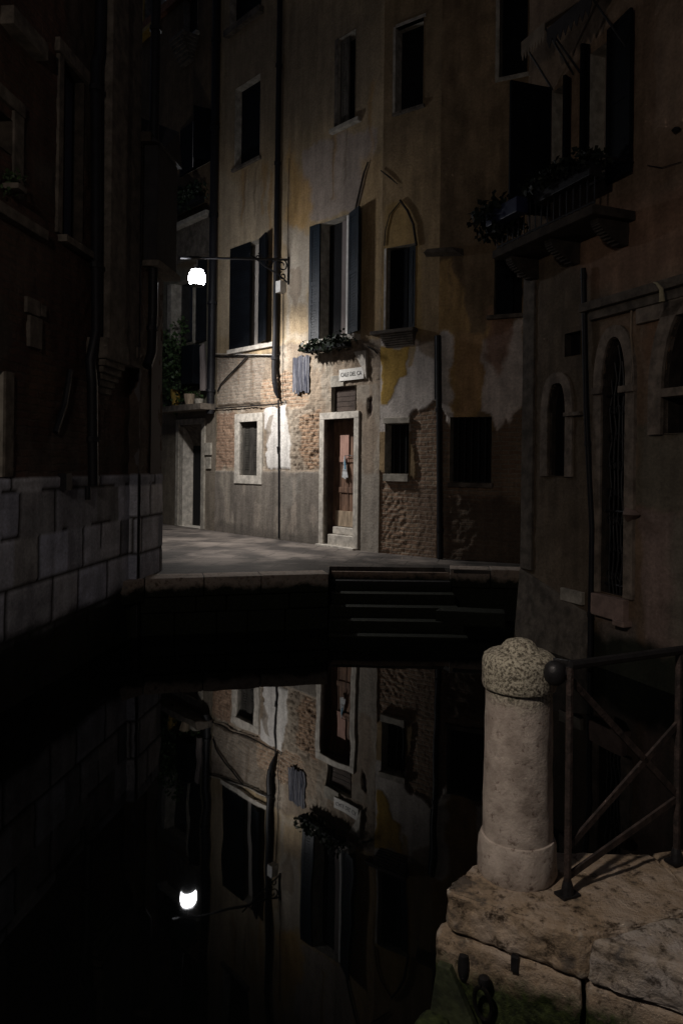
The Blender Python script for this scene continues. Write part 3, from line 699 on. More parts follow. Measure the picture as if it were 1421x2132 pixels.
# ================================================================== CENTRAL BUILDING (walls A and B)
cx = (S1[0]+S3[0])/2
B1 = thing('building', 'tall ochre plastered house behind the lit landing with peeling base and blue shutters', 'building', (S2[0], S2[1], PAVE))
holesA = []; holesB = []
r_w1 = WA.rect(490,170,542,338); r_w2 = WA.rect(704,72,740,258)
r_w3 = WA.rect(482,508,545,722); r_w4 = WA.rect(668,456,728,704)
r_w11 = WA.rect(500,878,537,990); r_door = WA.rect(676,872,738,1138); r_tr = WA.rect(690,804,740,856)
r_door = (r_door[0], r_door[1], PAVE+.02, r_door[3])
r_w12 = WA.rect(480,-120,545,40)
holesA = [r_w1, r_w2, r_w3, r_w4, r_w11, r_door, r_tr, r_w12]
r_w5 = WB.rect(804,512,864,686); r_w6 = WB.rect(824,48,881,226); r_w7 = WB.rect(801,882,851,986)
holesB = [r_w5, r_w6, r_w7]
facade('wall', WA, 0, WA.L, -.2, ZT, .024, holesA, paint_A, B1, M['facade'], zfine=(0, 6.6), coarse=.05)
facade('wall', WB, 0, WB.L, -.2, ZT, .024, holesB, paint_B, B1, M['facade'], zfine=(0, 6.6), coarse=.05)
shell(B1, [S1, S2, S3], ZT)

o = opening(WA, B1, r_w1, .16, 'shutter_black'); trim(WA, o, 'sill', r_w1[0]-.06, r_w1[1]+.05, r_w1[2]-.07, r_w1[2]-.005, -.1, .06, 'stone_dark')
o = opening(WA, B1, r_w12, .16, 'shutter_black'); trim(WA, o, 'sill', r_w12[0]-.08, r_w12[1]+.08, r_w12[2]-.14, r_w12[2]-.005, -.1, .12, 'stone_dark')
o = opening(WA, B1, r_w2, .2, 'dark'); trim(WA, o, 'sill', r_w2[0]-.14, r_w2[1]+.16, r_w2[2]-.08, r_w2[2]-.005, -.1, .09, 'stone_dim')
u0, u1, z0, z1 = r_w2; leaf_panel(WA, o, u0+.01, z0+.03, z1-.02, 0, (u1-u0)*.48, 'greywood', 1, 'shutter', o=-.06)
part('frame', MB().wbox(WA, u0-.09, u0-.002, z0, z1+.02, -.02, .015), M['stone_dark'], o)
# window with dark shutters left of the downpipe
o = opening(WA, B1, r_w3, .18, 'curtain'); u0, u1, z0, z1 = r_w3
uL = WA.uz(523, 615)[0]
leaf_panel(WA, o, u0-.02, z0+.0, z1, 0, uL-u0, 'shutter_black', 1, 'shutter', o=.02)
leaf_panel(WA, o, WA.uz(541, 615)[0], z0+.02, z1+.0, 20, .46, 'shutter_black', 1, 'shutter', o=.02)
trim(WA, o, 'sill', u0-.05, WA.uz(578,725)[0], z0-.10, z0-.01, -.1, .07, 'stone')
# balcony window
o = opening(WA, B1, r_w4, .2, 'dark'); u0, u1, z0, z1 = r_w4
leaf_panel(WA, o, u0-.01, z0, z1+.0, 4, .27, 'shutter', -1, 'shutter', o=.02)
leaf_panel(WA, o, WA.uz(728, 580)[0], z0+.02, z1+.0, 20, .42, 'shutter', 1, 'shutter', o=.02)
uc0, uc1 = WA.uz(699, 580)[0], WA.uz(718, 580)[0]
part('curtain', MB().wbox(WA, uc0, uc1, z0+.02, z1-.02, -.17, -.14), M['curtain_dim'], o)
trim(WA, o, 'frame', uc1, uc1+.05, z0, z1, -.16, -.02, 'white')
trim(WA, o, 'sill', WA.uz(652,705)[0], WA.uz(750,705)[0], z0-.1, z0-.008, -.15, .16, 'stone')
# low window with pale stone frame
o = opening(WA, B1, r_w11, .14, 'greywood'); frame4(WA, o, r_w11, .17, .03, 'stone'); u0,u1,z0,z1 = r_w11
leaf_panel(WA, o, u0+.005, z0+.005, z1-.01, 0, (u1-u0)/2-.008, 'lowshutter', 1, 'shutter', o=-.09)
leaf_panel(WA, o, u1-.005, z0+.005, z1-.01, 0, (u1-u0)/2-.008, 'lowshutter', -1, 'shutter', o=-.09)
# door
u0,u1,z0,z1 = r_door
o = opening(WA, B1, r_door, .30, 'dark', 'door', reveal='reveal'); 
frame4(WA, o, r_door, .12, .04, 'stone', name='frame', bottom=False)
mb = MB(); ul = u0 + .02
mb.wbox(WA, u0, u1, z0+.34, z1, -.29, -.22)
nb = 4
for k in range(nb+1): mb.wbox(WA, u0+(u1-u0)*k/nb-.012, u0+(u1-u0)*k/nb+.012, z0+.34, z1, -.22, -.208)
for zz in (z0+.5, z0+1.0, z0+1.55, z1-.05): mb.wbox(WA, u0, u1, zz-.05, zz+.05, -.22, -.2)
part('door_leaf', mb, M['doorwood'], o, bevel=.004)
up0 = WA.uz(690,930); up1 = WA.uz(706,930)
mb = MB().wbox(WA, up0[0]+.02, up1[0]+.04, WA.uz(705,962)[1], WA.uz(705,905)[1], -.215, -.19); part('door_panel', mb, M['doorpanel'], o, bevel=.004)
mb = MB().wbox(WA, u0+.08, u1-.02, z0+.34, z0+.62, -.215, -.192); part('kick_board', mb, M['bare'], o, bevel=.004)
mb = MB().wbox(WA, u0+.10, u1, z0, z0+.2, -.29, .01).wbox(WA, u0+.10, u1, z0+.2, z0+.33, -.29, -.11); part('doorstep', mb, M['stone'], o, bevel=.012)
mb = MB().wbox(WA, u0-.12, u1+.1, PAVE-.02, PAVE+.035, -.05, .12); part('threshold', mb, M['stone'], o, bevel=.01)
# transom above the door
o = opening(WA, B1, r_tr, .1, 'reveal'); u0,u1,z0,z1 = r_tr
mb = MB()
for k in range(5): mb.wbox(WA, u0+.01, u1-.01, z0+(z1-z0)*k/5+.004, z0+(z1-z0)*(k+1)/5-.004, -.095, -.075)
part('board_panel', mb, M['reveal'], o)
trim(WA, o, 'lintel', u0-.02, u1-.3, z1+.0, z1+.2, -.06, .02, 'stone_dim')
# tilted canopy stone beside the street sign
P = lambda px,py,oo: WA.P(*WA.uz(px,py), oo)
mb = MB().hexa([P(738,735,.02),P(767,732,.02),P(767,732,.06),P(738,735,.06)]*1 + [P(742,731,.02),P(766,728,.02),P(766,728,.06),P(742,731,.06)])
i = len(mb.v); pts = [(740,733),(764,730),(766,790),(758,768)]; mb = MB()
mb.v = [P(x,y,.0) for x,y in pts]+[P(x,y,.05) for x,y in pts]; mb.f = [(3,2,1,0),(4,5,6,7),(0,1,5,4),(1,2,6,5),(2,3,7,6),(3,0,4,7)]
part('bracket_stone', mb, M['stone'], B1, bevel=.004)
# gothic mouldings
mb = MB()
mb.tube([P(768,338,.03), P(760,362,.035), P(750,405,.035), P(742,437,.03)], [.012,.018,.02,.018], 6)
part('moulding', mb, M['black_stone'], B1, smooth=True)
PB = lambda px,py,oo: WB.P(*WB.uz(px,py), oo)
mb = MB()
mb.tube([PB(801,512,.02),PB(803,480,.02),PB(812,447,.02),PB(834,420,.02)], .010, 6)
mb.tube([PB(834,418,.03),PB(850,440,.035),PB(862,468,.035),PB(868,512,.03)], .02, 6)
mb.tube([PB(794,356,.03),PB(812,370,.03),PB(828,384,.02)], [.010,.016,.008], 6)
part('moulding', mb, M['black_stone'], B1, smooth=True)
# gothic window on wall B
o = opening(WB, B1, r_w5, .2, 'dark'); u0,u1,z0,z1 = r_w5
part('frame', MB().wbox(WB, u0-.045, u0-.002, z0, z1, -.1, .015), M['stone'], o)
leaf_panel(WB, o, u1-.005, z0+.02, z1-.02, 0, (u1-u0)*.28, 'shutter', -1, 'shutter', o=-.08)
leaf_panel(WB, o, u0+.005, z0+.02, z1-.02, 0, (u1-u0)*.62, 'shutter_black', 1, 'shutter', o=-.12)
mb = MB().wbox(WB, u0-.22, u1+.06, z0-.07, z0-.008, -.1, .16)
part('sill', mb, M['stone_dark'], o, bevel=.01)
mb = MB(); ua = u0-.04; ub = u1+.03
for k in range(6):
    f = k/6; mb.wbox(WB, ua+.08*f*f, ub-.04*f, z0-.07-.035*(k+1), z0-.07-.035*k-.001, -.02, .13-.02*k)
part('console', mb, M['stone_dark'], o, bevel=.004)
o = opening(WB, B1, r_w6, .18, 'dark'); u0,u1,z0,z1 = r_w6
part('frame', MB().wbox(WB, u0-.05, u0-.002, z0-.02, z1+.02, -.08, .02).wbox(WB, u0, u1+.04, z1, z1+.05, -.08, .02), M['stone_dim'], o)
trim(WB, o, 'sill', u0-.04, u1+.04, z0-.06, z0-.008, -.1, .05, 'stone_dark')
o = opening(WB, B1, r_w7, .2, 'dark'); u0,u1,z0,z1 = r_w7
trim(WB, o, 'lintel', u0-.03, u1+.02, z1+.005, z1+.1, -.06, .035, 'stone_dim'); trim(WB, o, 'sill', u0-.01, u1-.0, z0-.13, z0-.008, -.1, .04, 'stone_dim')
mb = MB()
for k in range(1,4): mb.tube([WB.P(u0+(u1-u0)*k/4, z0, -.1), WB.P(u0+(u1-u0)*k/4, z1, -.1)], .012, 6)
part('grille', mb, M['iron'], o)
# lamp bracket, downpipes
def pipe(w, parent, pxs, r, o=.09, m='pipe', clamps=True, name='drainpipe'):
    pts = [w.P(*w.uz(x, y), o) for x, y in pxs]; mb = MB().tube(pts, r, 10)
    ob = part(name, mb, M[m], parent, smooth=True)
    if clamps:
        z = min(p.z for p in pts)+.5; zt = max(p.z for p in pts)
        while z < zt:
            for a, b_ in zip(pts[:-1], pts[1:]):
                lo, hi = (a, b_) if a.z < b_.z else (b_, a)
                if lo.z <= z <= hi.z and hi.z-lo.z > .3:
                    q = lo.lerp(hi, (z-lo.z)/(hi.z-lo.z)); cb = MB().lathe(q, [(r*1.02,-.03),(r*1.28,-.028),(r*1.28,.028),(r*1.02,.03)], 10); part('pipe_clamp', cb, M[m], ob)
            z += 1.9
    return ob
pipe(WA, B1, [(594,-260),(590,0),(580,700),(578,765),(579,800)], .052)
part('pipe_shoe', MB().tube([P(579,790,.09),P(580,815,.07),P(582,830,.04)], [.055,.045,.015], 8), M['pipe'], B1, smooth=True)
pipe(WA, B1, [(582,832),(583,1000),(583,1121)], .017, .03, clamps=False, name='earth_rod')
part('rod_clamp', MB().tube([P(582,930,.03),P(582,945,.03)], [.035,.02], 8), M['pipe'], B1)
pipe(WA, B1, [(464,-260),(459,0),(449,700),(446,862)], .085, .1)
# cables on the wall
def cable(w, parent, pts, r=.009, m='iron', o=.025, name='cable'):
    part(name, MB().tube([w.P(*w.uz(x,y), o) for x,y in pts], r, 5), M[m], parent)
cable(WA, B1, [(440,741),(480,742),(520,741),(560,741),(582,742)], .013)
cable(WA, B1, [(440,737),(520,738),(582,739)], .006, 'white')
cable(WA, B1, [(591,608),(591,700),(590,790),(592,834)], .007)
cable(WA, B1, [(601,575),(601,440),(604,330)], .005)
cable(WA, B1, [(518,741),(500,760),(478,782),(462,800),(455,815)], .016)
cable(WA, B1, [(768,722),(780,729),(788,737)], .012)
cable(WA, B1, [(440,851),(480,849),(530,845),(575,842),(592,838)], .014)
cable(WB, B1, [(907,700),(907,800),(907,832)], .018, 'pipe')
# bell panel
mb = MB().wbox(WA, *WA.rect(429,920,442,978)[:2], *WA.rect(429,920,442,978)[2:], -.0, .035)
# house number style bell panel stands left of A's start, on wall D side (built below)

# ================================================================== far left house (wall D)
BD = thing('building', 'dim brown house at the far left behind the street lamp with plants on its ledges', 'building', (*WD.P(WD.L*.5, 0, 0).xy, PAVE))
PD = lambda px,py,oo: WD.P(*WD.uz(px,py), oo)
d_door = WD.rect(374,884,421,1096); d_door = (d_door[0], d_door[1], PAVE+.01, d_door[3])
d1 = WD.rect(303,-60,331,62); d2 = WD.rect(384,-70,412,78); d3 = WD.rect(378,254,440,352); d4 = WD.rect(362,585,402,715); d5 = WD.rect(404,548,428,712)
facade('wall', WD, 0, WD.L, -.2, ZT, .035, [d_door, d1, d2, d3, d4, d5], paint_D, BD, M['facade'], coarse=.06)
shell(BD, [S0, S1], ZT)
o = opening(WD, BD, d1, .15, 'shutter'); trim(WD, o, 'sill', d1[0]-.2, d1[1]+.1, d1[2]-.12, d1[2]-.01, -.05, .2, 'ochre'); part('frame', MB().wbox(WD, d1[0]-.05, d1[0]-.002, d1[2], d1[3], -.05, .05), M['ochre'], o)
o = opening(WD, BD, d2, .15, 'dark'); trim(WD, o, 'sill', d2[0]-.1, d2[1]+.1, d2[2]-.08, d2[2]-.01, -.05, .1, 'stone_dim')
mb = MB()
for k in range(7):
    f = k/7; mb.wbox(WD, d2[0]+.02-.0*f, d2[1]+.05-.03*k, d2[2]-.1-.07*(k+1), d2[2]-.1-.07*k-.001, -.02, .4*(1-f)**.6)
part('console', mb, M['stone_dark'], o)
o = opening(WD, BD, d3, .15, 'dark'); u0,u1,z0,z1 = d3
leaf_panel(WD, o, u0, z0, z1, 5, (u1-u0)*.5, 'shutter_black', 1, 'shutter', o=.02); leaf_panel(WD, o, u1+.02, z0, z1+.05, 75, .4, 'shutter_black', -1, 'shutter', o=.02)
part('cable', MB().tube([PD(409,255,.08), PD(408,350,.08)], .009, 5), M['white'], o)
trim(WD, BD, 'ledge', WD.uz(362,462)[0], WD.uz(446,462)[0], WD.uz(405,468)[1], WD.uz(405,459)[1], -.02, .22, 'stone_dim')
part('ledge_bracket', MB().wbox(WD, WD.uz(368,500)[0], WD.uz(446,500)[0], WD.uz(400,540)[1], WD.uz(400,470)[1], -.02, .06), M['stone_dark'], BD, bevel=.01)
o = opening(WD, BD, d4, .2, 'glass'); part('frame', MB().wbox(WD, d4[0]-.22, d4[0]-.02, d4[2], d4[3], -.02, .06), M['stone_dim'], o, bevel=.01)
o = opening(WD, BD, d5, .12, 'curtain'); 
leaf_panel(WD, o, WD.uz(432,630)[0], d5[2], d5[3], 30, .25, 'shutter_black', -1, 'shutter')
trim(WD, BD, 'ledge', WD.uz(350,850)[0], WD.L, WD.uz(400,858)[1], WD.uz(400,846)[1], -.02, .4, 'stone_dark')
# glazed bow box beside the lit strip
part('storage_box', MB().wbox(WD, WD.uz(402,760)[0], WD.uz(426,760)[0], WD.uz(414,802)[1], WD.uz(414,722)[1], .0, .3), M['shutter_black'], BD, bevel=.01)
mb = MB().tube([PD(436,815,.16), PD(436,760,.16), PD(434,725,.16), PD(437,717,.16)], [.075,.075,.065,.02], 8)
single('rolled_parasol', mb, M['curtain_dim'], 'closed pale parasol standing on the far left ledge beside the thick downpipe', 'parasol', PD(436,815,.16), smooth=True)
# doorway with pale jamb
u0,u1,z0,z1 = d_door
o = opening(WD, BD, d_door, .36, 'dark', 'door', reveal='stone')
frame4(WD, o, d_door, .13, .04, 'stone_dim', bottom=False)
mb = MB(); n_ = 10; pts = []
uo = u0; 
for k in range(n_): 
    f0, f1 = k/n_, (k+1)/n_
    za = z1-.02 - .45*(f0**2.2); zb = z1-.02-.45*(f1**2.2)
    mb.hexa([WD.P(u0+.004,za,-.36*f0),WD.P(u0+.004,zb,-.36*f1),WD.P(u1-.02,zb,-.36*f1),WD.P(u1-.02,za,-.36*f0),WD.P(u0+.004,z1-.001,-.36*f0),WD.P(u0+.004,z1-.001,-.36*f1),WD.P(u1-.02,z1-.001,-.36*f1),WD.P(u1-.02,z1-.001,-.36*f0)])
part('vault', mb, M['stone_dark'], o)
ur = WD.L
q = WD.rect(429,922,442,976)
single('doorbell_panel', MB().wbox(WD, q[0], q[1], q[2]+.3, q[3], .002, .05).wbox(WD, q[0]+.03, q[1]-.03, q[2], q[2]+.26, .002, .03), M['stone_dim'], 'small weathered doorbell panel on the wall right of the dark far doorway', 'doorbell', WD.P((q[0]+q[1])/2, q[2], 0), bevel=.006)

# ================================================================== right back house (wall C)
BC = thing('building', 'dark house with stained white and ochre plaster between the lit house and the right corner', 'building', (*WC.P(WC.L*.5, 0, 0).xy, PAVE))
c8 = WC.rect(936,868,1022,1004); c9 = WC.rect(1028,534,1086,654); c10 = WC.rect(1040,-80,1098,156)
facade('wall', WC, 0, WC.L, -.2, ZT, .03, [c8, c9, c10], paint_C, BC, M['facade'], zfine=(0,6.5), coarse=.06)
shell(BC, [S3, S4], ZT)
o = opening(WC, BC, c8, .2, 'dark'); u0,u1,z0,z1 = c8
mb = MB()
for k in range(1,6): mb.tube([WC.P(u0+(u1-u0)*k/6, z0, -.08), WC.P(u0+(u1-u0)*k/6, z1, -.08)], .012, 6)
part('grille', mb, M['iron'], o); trim(WC, o, 'sill', u0-.03, u1+.03, z0-.08, z0-.008, -.1, .03, 'stone_dark')
o = opening(WC, BC, c9, .2, 'dark'); u0,u1,z0,z1 = c9; trim(WC, o, 'sill', u0-.1, u1+.05, z0-.07, z0-.008, -.1, .08, 'stone_dark')
leaf_panel(WC, o, u0+.01, z0+.02, z1-.02, 0, (u1-u0)*.6, 'shutter_black', 1, 'shutter', o=-.1)
o = opening(WC, BC, c10, .2, 'shutter_black'); u0,u1,z0,z1 = c10
part('frame', MB().wbox(WC, u0-.06, u0-.002, z0-.06, z1, -.08, .02).wbox(WC, u0, u1+.06, z0-.06, z0-.002, -.08, .02), M['stone_dim'], o)
PC = lambda px,py,oo: WC.P(*WC.uz(px,py), oo)
mb = MB().hexa([PC(886,535,.0),PC(966,533,.0),PC(960,533,.28),PC(892,535,.28), PC(890,522,.0),PC(964,518,.0),PC(950,524,.28),PC(900,528,.28)])
part('ledge', mb, M['stone_dark'], BC, bevel=.01)
pipe(WC, BC, [(914,700),(916,900),(918,1168)], .045, .07)

# ================================================================== LEFT BUILDING
BL = thing('building', 'old brick palace rising from the canal on the left with white stone block base', 'building', (*WL.P(WL.L*.8, 0, 0).xy, 0))
PL = lambda px,py,oo: WL.P(*WL.uz(px,py), oo)
l1 = WL.rect(127,140,172,512); u_, v_ = WL.uz(150,155); l1 = (l1[0], l1[1], WL.uz(150,505)[1], WL.uz(150,145)[1])
l2 = WL.rect(-40,225,24,300); l3 = WL.rect(-60,765,4,992)
l3 = (l3[0], l3[1], 2.06, l3[3])
facade('wall', WL, 0, WL.L, -1.5, ZT, .035, [l1, l2, l3], paint_L, BL, M['ashlar'], fine=(WL.uz(-30,900)[0], WL.L), coarse=.15)
part('rear_wall', MB().prism([(LX(-4)-.5,-4),(LX(9.3)-.5,9.3-.02),(LX(9.3)-5,9.3-.02),(LX(-4)-5,-4)], -1.5, ZT), M['rear'], BL)
part('roof', MB().prism([(LX(-4)+.1,-4),(LX(9.3)+.1,9.35),(LX(9.3)-5,9.35),(LX(-4)-5,-4)], ZT+.01, ZT+.25), M['roof'], BL)
o = opening(WL, BL, l1, .14, 'glass', reveal='black_stone'); u0,u1,z0,z1 = l1
part('frame', MB().wbox(WL, u0-.1, u0-.002, z0, z1, -.1, .03), M['stone_dark'], o, bevel=.005)
trim(WL, o, 'lintel', u0-.14, u1+.12, z1+.005, z1+.14, -.1, .05, 'stone_dark'); trim(WL, o, 'sill', u0-.05, u1+.1, z0-.08, z0-.008, -.1, .1, 'stone_dark')
part('curtain', MB().wbox(WL, u0+(u1-u0)*.38, u1-.02, z0+.02, z1-.02, -.13, -.11), M['bluecurtain'], o)
leaf_panel(WL, o, u0+.01, z0+.02, z1-.02, 0, (u1-u0)*.3, 'shutter_black', 1, 'shutter', o=-.05)
o = opening(WL, BL, l2, .12, 'dark', reveal='black_stone'); u0,u1,z0,z1 = l2
part('frame', MB().wbox(WL, u1+.002, u1+.17, z0-.35, z1+.1, -.05, .03).wbox(WL, u0-.1, u1+.17, z1+.1, z1+.22, -.05, .04), M['stone_dark'], o, bevel=.01)
o = opening(WL, BL, l3, .25, 'dark', 'door'); part('frame', MB().wbox(WL, l3[1]+.002, l3[1]+.14, 2.06, l3[3], -.05, .035), M['stone_dark'], o, bevel=.005)
# long hood mouldings and stone fragments
for (x0,y0,x1,y1,hh,oo) in ((2,12,77,92,.16,.12),(-20,425,86,472,.10,.08)):
    a = WL.uz(x0,y0); c = WL.uz(x1,y1); z = (a[1]+c[1])/2
    trim(WL, BL, 'string_course', min(a[0],c[0]), max(a[0],c[0]), z-hh, z, -.02, oo, 'stone_dark', .01)
for (x0,y0,x1,y1) in ((50,622,78,655),(80,636,91,660),(56,660,82,725)):
    q = WL.rect(x0,y0,x1,y1); trim(WL, BL, 'stone_plaque', q[0],q[1],q[2],q[3], -.01, .035, 'stone_dark', .006)
# corbelled chimney breasts
q = WL.rect(194,400,228,745); zb = WL.uz(210,712)[1]
mb = MB().wbox(WL, q[0], q[1], zb, ZT, -.02, .2); part('chimney_breast', mb, M['stone_dark'], BL, bevel=.01)
zb2 = WL.uz(200,752)[1]; mb = MB().wbox(WL, q[0]-.14, q[1]+.02, zb2, zb-.004, -.02, .24); part('corbel', mb, M['stone_dark'], BL, bevel=.015)
mb = MB()
for k in range(5): mb.wbox(WL, q[0]-.1+.04*k, q[1]+.01, zb2-.07*(k+1), zb2-.07*k-.002, -.02, .2-.04*k)
part('corbel', mb, M['stone_dark'], BL, bevel=.006)
q2 = WL.rect(236,500,268,762); mb = MB().wbox(WL, q2[0], q2[1], WL.uz(250,762)[1], ZT, -.02, .14); part('chimney_breast', mb, M['stone_dark'], BL, bevel=.01)
mb = MB().wbox(WL, q2[0]+.02, q2[1]-.03, WL.uz(250,762)[1], WL.uz(250,742)[1], .142, .17).wbox(WL, q2[1]-.1, q2[1]-.03, WL.uz(250,741)[1], WL.uz(250,718)[1], .142, .17)
part('corbel', mb, M['stone_dark'], BL)
pipe(WL, BL, [(196,-200),(190,60),(188,110),(181,130),(183,690),(170,752),(174,800),(176,1010)], .055, .1)
pipe(WL, BL, [(290,-200),(283,300),(281,640),(278,735),(268,762)], .06, .24)
pipe(WL, BL, [(172,1012),(172,1040)], .03, .06, clamps=False, name='spout')
part('spout', MB().wbox(WL, *WL.rect(121,985,133,1020), .0, .09), M['iron'], BL)
part('downpipe_conduit', MB().tube([PL(141,770,.03),PL(130,840,.03),PL(110,900,.03)], .03, 6), M['iron'], BL)

# lower annex at the corner with projecting timber bay
za = 6.2
facade('wall', WL2, 0, WL2.L, -1.5, za, .035, [], paint_L, BL, M['ashlar'])
WL3 = Wall((AX(10.1), 10.1), (AX(10.1)-4, 10.35))
facade('wall', WL4, 0, WL4.L, -1.5, za, .035, [], paint_L, BL, M['ashlar'])
facade('wall', WL3, 0.0, 4.0, -.3, za, .08, [], paint_L, BL, M['ashlar'])
part('rear_wall', MB().prism([(AX(9.3)-.1,9.36),(AX(10.1)-.1,10.0),(AX(10.1)-4,10.2),(AX(9.3)-4,9.36)], -1.5, za-.02), M['rear'], BL)
zb = 4.75; bay = MB(); 
bay.wbox(WL2, .02, WL2.L-.05, zb, za-.0, .02, .2)
part('timber_bay', bay, M['canvas'], BL, bevel=.01)
mb = MB().wbox(WL2, -.02, WL2.L, zb-.08, zb-.004, .02, .24); part('bay_sill', mb, M['stone_dark'], BL, bevel=.01)
mb = MB(); c0 = [WL2.P(-.05,za+.01,-.8), WL2.P(WL2.L+.02,za+.01,-.8), WL2.P(WL2.L+.02,za+.01,.24), WL2.P(-.05,za+.01,.24)]
tp = [WL2.P(.1,za+.55,-.5), WL2.P(.12,za+.57,-.5), WL2.P(WL2.L-.02,za+.5,.2), WL2.P(.3,za+.1,.2)]
mb.hexa(c0 + tp); part('bay_roof', mb, M['canvas'], BL)
part('roof', MB().wbox(WL3, -.1, 4, za+.0, za+.12, -.9, .1), M['black_stone'], BL)

# ================================================================== RIGHT BUILDING
BR = thing('building', 'big pinkish palace on the right with arched water gates and dark balcony', 'building', (*WR.P(2, 0, 0).xy, 0))
PR = lambda px,py,oo: WR.P(*WR.uz(px,py), oo)
def poly_px(w, pts): return [w.uz(*p) for p in pts]
def arch_poly(w, x0, x1, yb, ys, ya, n=9, pointed=.35):
    """opening from pixel columns x0,x1, bottom yb, spring ys, apex ya, as a polygon in (u,z)"""
    xm = (x0+x1)/2; u0 = w.uz(x0, ys)[0]; u1 = w.uz(x1, ys)[0]; zb = w.uz(xm, yb)[1]; zs = w.uz(xm, ys)[1]; za_ = w.uz(xm, ya)[1]; um = (u0+u1)/2
    pts = [(u0,zb),(u1,zb)]
    for k in range(n+1):
        t = k/n*math.pi/2; pts.append((um+(u1-um)*math.cos(t)**(1-pointed*.5), zs+(za_-zs)*math.sin(t)**(1+pointed*.4)))
    for k in range(n-1, -1, -1):
        t = k/n*math.pi/2; pts.append((um-(um-u0)*math.cos(t)**(1-pointed*.5), zs+(za_-zs)*math.sin(t)**(1+pointed*.4)))
    return pts
r1 = arch_poly(WR, 1142, 1179, 992, 858, 798, pointed=.9)
r2 = arch_poly(WR, 1256, 1306, 1240, 800, 702, pointed=.35)
r3 = arch_poly(WR, 1382, 1500, 902, 812, 628, pointed=0)
r4 = WR.rect(1176,692,1208,740); r5 = WR.rect(1150,180,1187,398); r6 = WR.rect(1228,100,1266,378)
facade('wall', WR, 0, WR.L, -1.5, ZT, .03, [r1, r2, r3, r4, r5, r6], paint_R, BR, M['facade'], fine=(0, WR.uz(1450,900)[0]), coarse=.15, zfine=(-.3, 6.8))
a_ = (RX(9.5), 9.5); b_ = (RX(-3), -3); bk2 = Vector((1,.4,0)).normalized()
part('rear_wall', MB().prism([(a_[0]+bk2.x*.5,a_[1]+bk2.y*.5),(a_[0]+bk2.x*6,a_[1]+bk2.y*6),(b_[0]+bk2.x*6,b_[1]+bk2.y*6),(b_[0]+bk2.x*.5,b_[1]+bk2.y*.5)], -1.5, ZT), M['rear'], BR)
part('roof', MB().prism([(a_[0]-bk2.x*.15,a_[1]),(a_[0]+bk2.x*6,a_[1]+bk2.y*6),(b_[0]+bk2.x*6,b_[1]+bk2.y*6),(b_[0]-bk2.x*.15,b_[1])], ZT+.01, ZT+.25), M['roof'], BR)
def ring(w, poly, t, o, m, parent, skip=1, back=-.05, name='frame'):
    """stone surround following a polygon (all sides but the bottom one)"""
    mb = MB(); n = len(poly); cx_ = sum(p[0] for p in poly)/n
    pts = poly[1:]+poly[:1]                     # from bottom right round to bottom left
    out = []
    for i, p in enumerate(pts):
        a = pts[max(i-1,0)]; c = pts[min(i+1,len(pts)-1)]; dx, dy = c[0]-a[0], c[1]-a[1]; L_ = math.hypot(dx,dy) or 1
        out.append((p[0]+dy/L_*t, p[1]-dx/L_*t))
    for i in range(len(pts)-1):
        a, b__ = pts[i], pts[i+1]; A, B_ = out[i], out[i+1]
        mb.hexa([w.P(*a,back),w.P(*b__,back),w.P(*B_,back),w.P(*A,back),w.P(*a,o),w.P(*b__,o),w.P(*B_,o),w.P(*A,o)])
    return part(name, mb, M[m], parent)
o = opening(WR, BR, r1, .10, 'dark', reveal='black_stone'); ring(WR, r1, .13, .03, 'rstone', o)  # reveal coloured black so the opening reads as deep shade
trim(WR, o, 'impost', WR.uz(1180,890)[0], WR.uz(1215,890)[0], WR.uz(1198,866)[1], WR.uz(1198,858)[1], -.02, .07, 'rstone')
o = opening(WR, BR, r2, .13, 'dark', 'water_gate', reveal='black_stone'); ring(WR, r2, .13, .04, 'rstone', o)
u0 = min(p[0] for p in r2); u1 = max(p[0] for p in r2); z0 = min(p[1] for p in r2); z1 = max(p[1] for p in r2)
mb = MB()
for k in range(1,6):
    uu = u0+(u1-u0)*k/6; zt_ = z1-.08-.55*abs(k/6-.5)*2
    pts = [WR.P(uu+.015*math.sin(j*1.9+k), z0+(zt_-z0)*j/14, -.05+.01*math.sin(j*2.3)) for j in range(15)]; mb.tube(pts, .011, 6)
for zz in (z0+.1, z0+.9, WR.uz(1280,812)[1]-.05): mb.tube([WR.P(u0,zz,-.05),WR.P(u1,zz,-.05)], .014, 6)
zz = z0+.2
while zz < z1-.7:
    for k in range(5):
        c = (u0+(u1-u0)*(k+1)/6-.0, zz); pts = []
        for j in range(9):
            t = j/8*math.pi*1.5 + (k%2)*math.pi; pts.append(WR.P(c[0]+.045*math.cos(t)*(1-j/14), c[1]+.06*math.sin(t)*(1-j/14), -.04))
        mb.tube(pts, .007, 5)
    zz += .3
part('grille', mb, M['iron'], o, smooth=True)
mb = MB().wbox(WR, u0-.12, u0+.03, WR.uz(1262,820)[1], WR.uz(1262,806)[1], .042, .08); part('impost', mb, M['rstone'], o, bevel=.008)
mb = MB().wbox(WR, u1-.08, u1+.14, WR.uz(1300,818)[1], WR.uz(1300,804)[1], -.08, .07); part('impost', mb, M['rstone'], o, bevel=.008)
mb = MB().wbox(WR, u0-.12, u1+.05, WR.uz(1280,1288)[1], WR.uz(1280,1242)[1], -.28, .08).wbox(WR, u0+.3, u1+.1, WR.uz(1300,1302)[1], WR.uz(1300,1290)[1], -.1, .12); part('sill', mb, M['pinkstone'], o, bevel=.012)
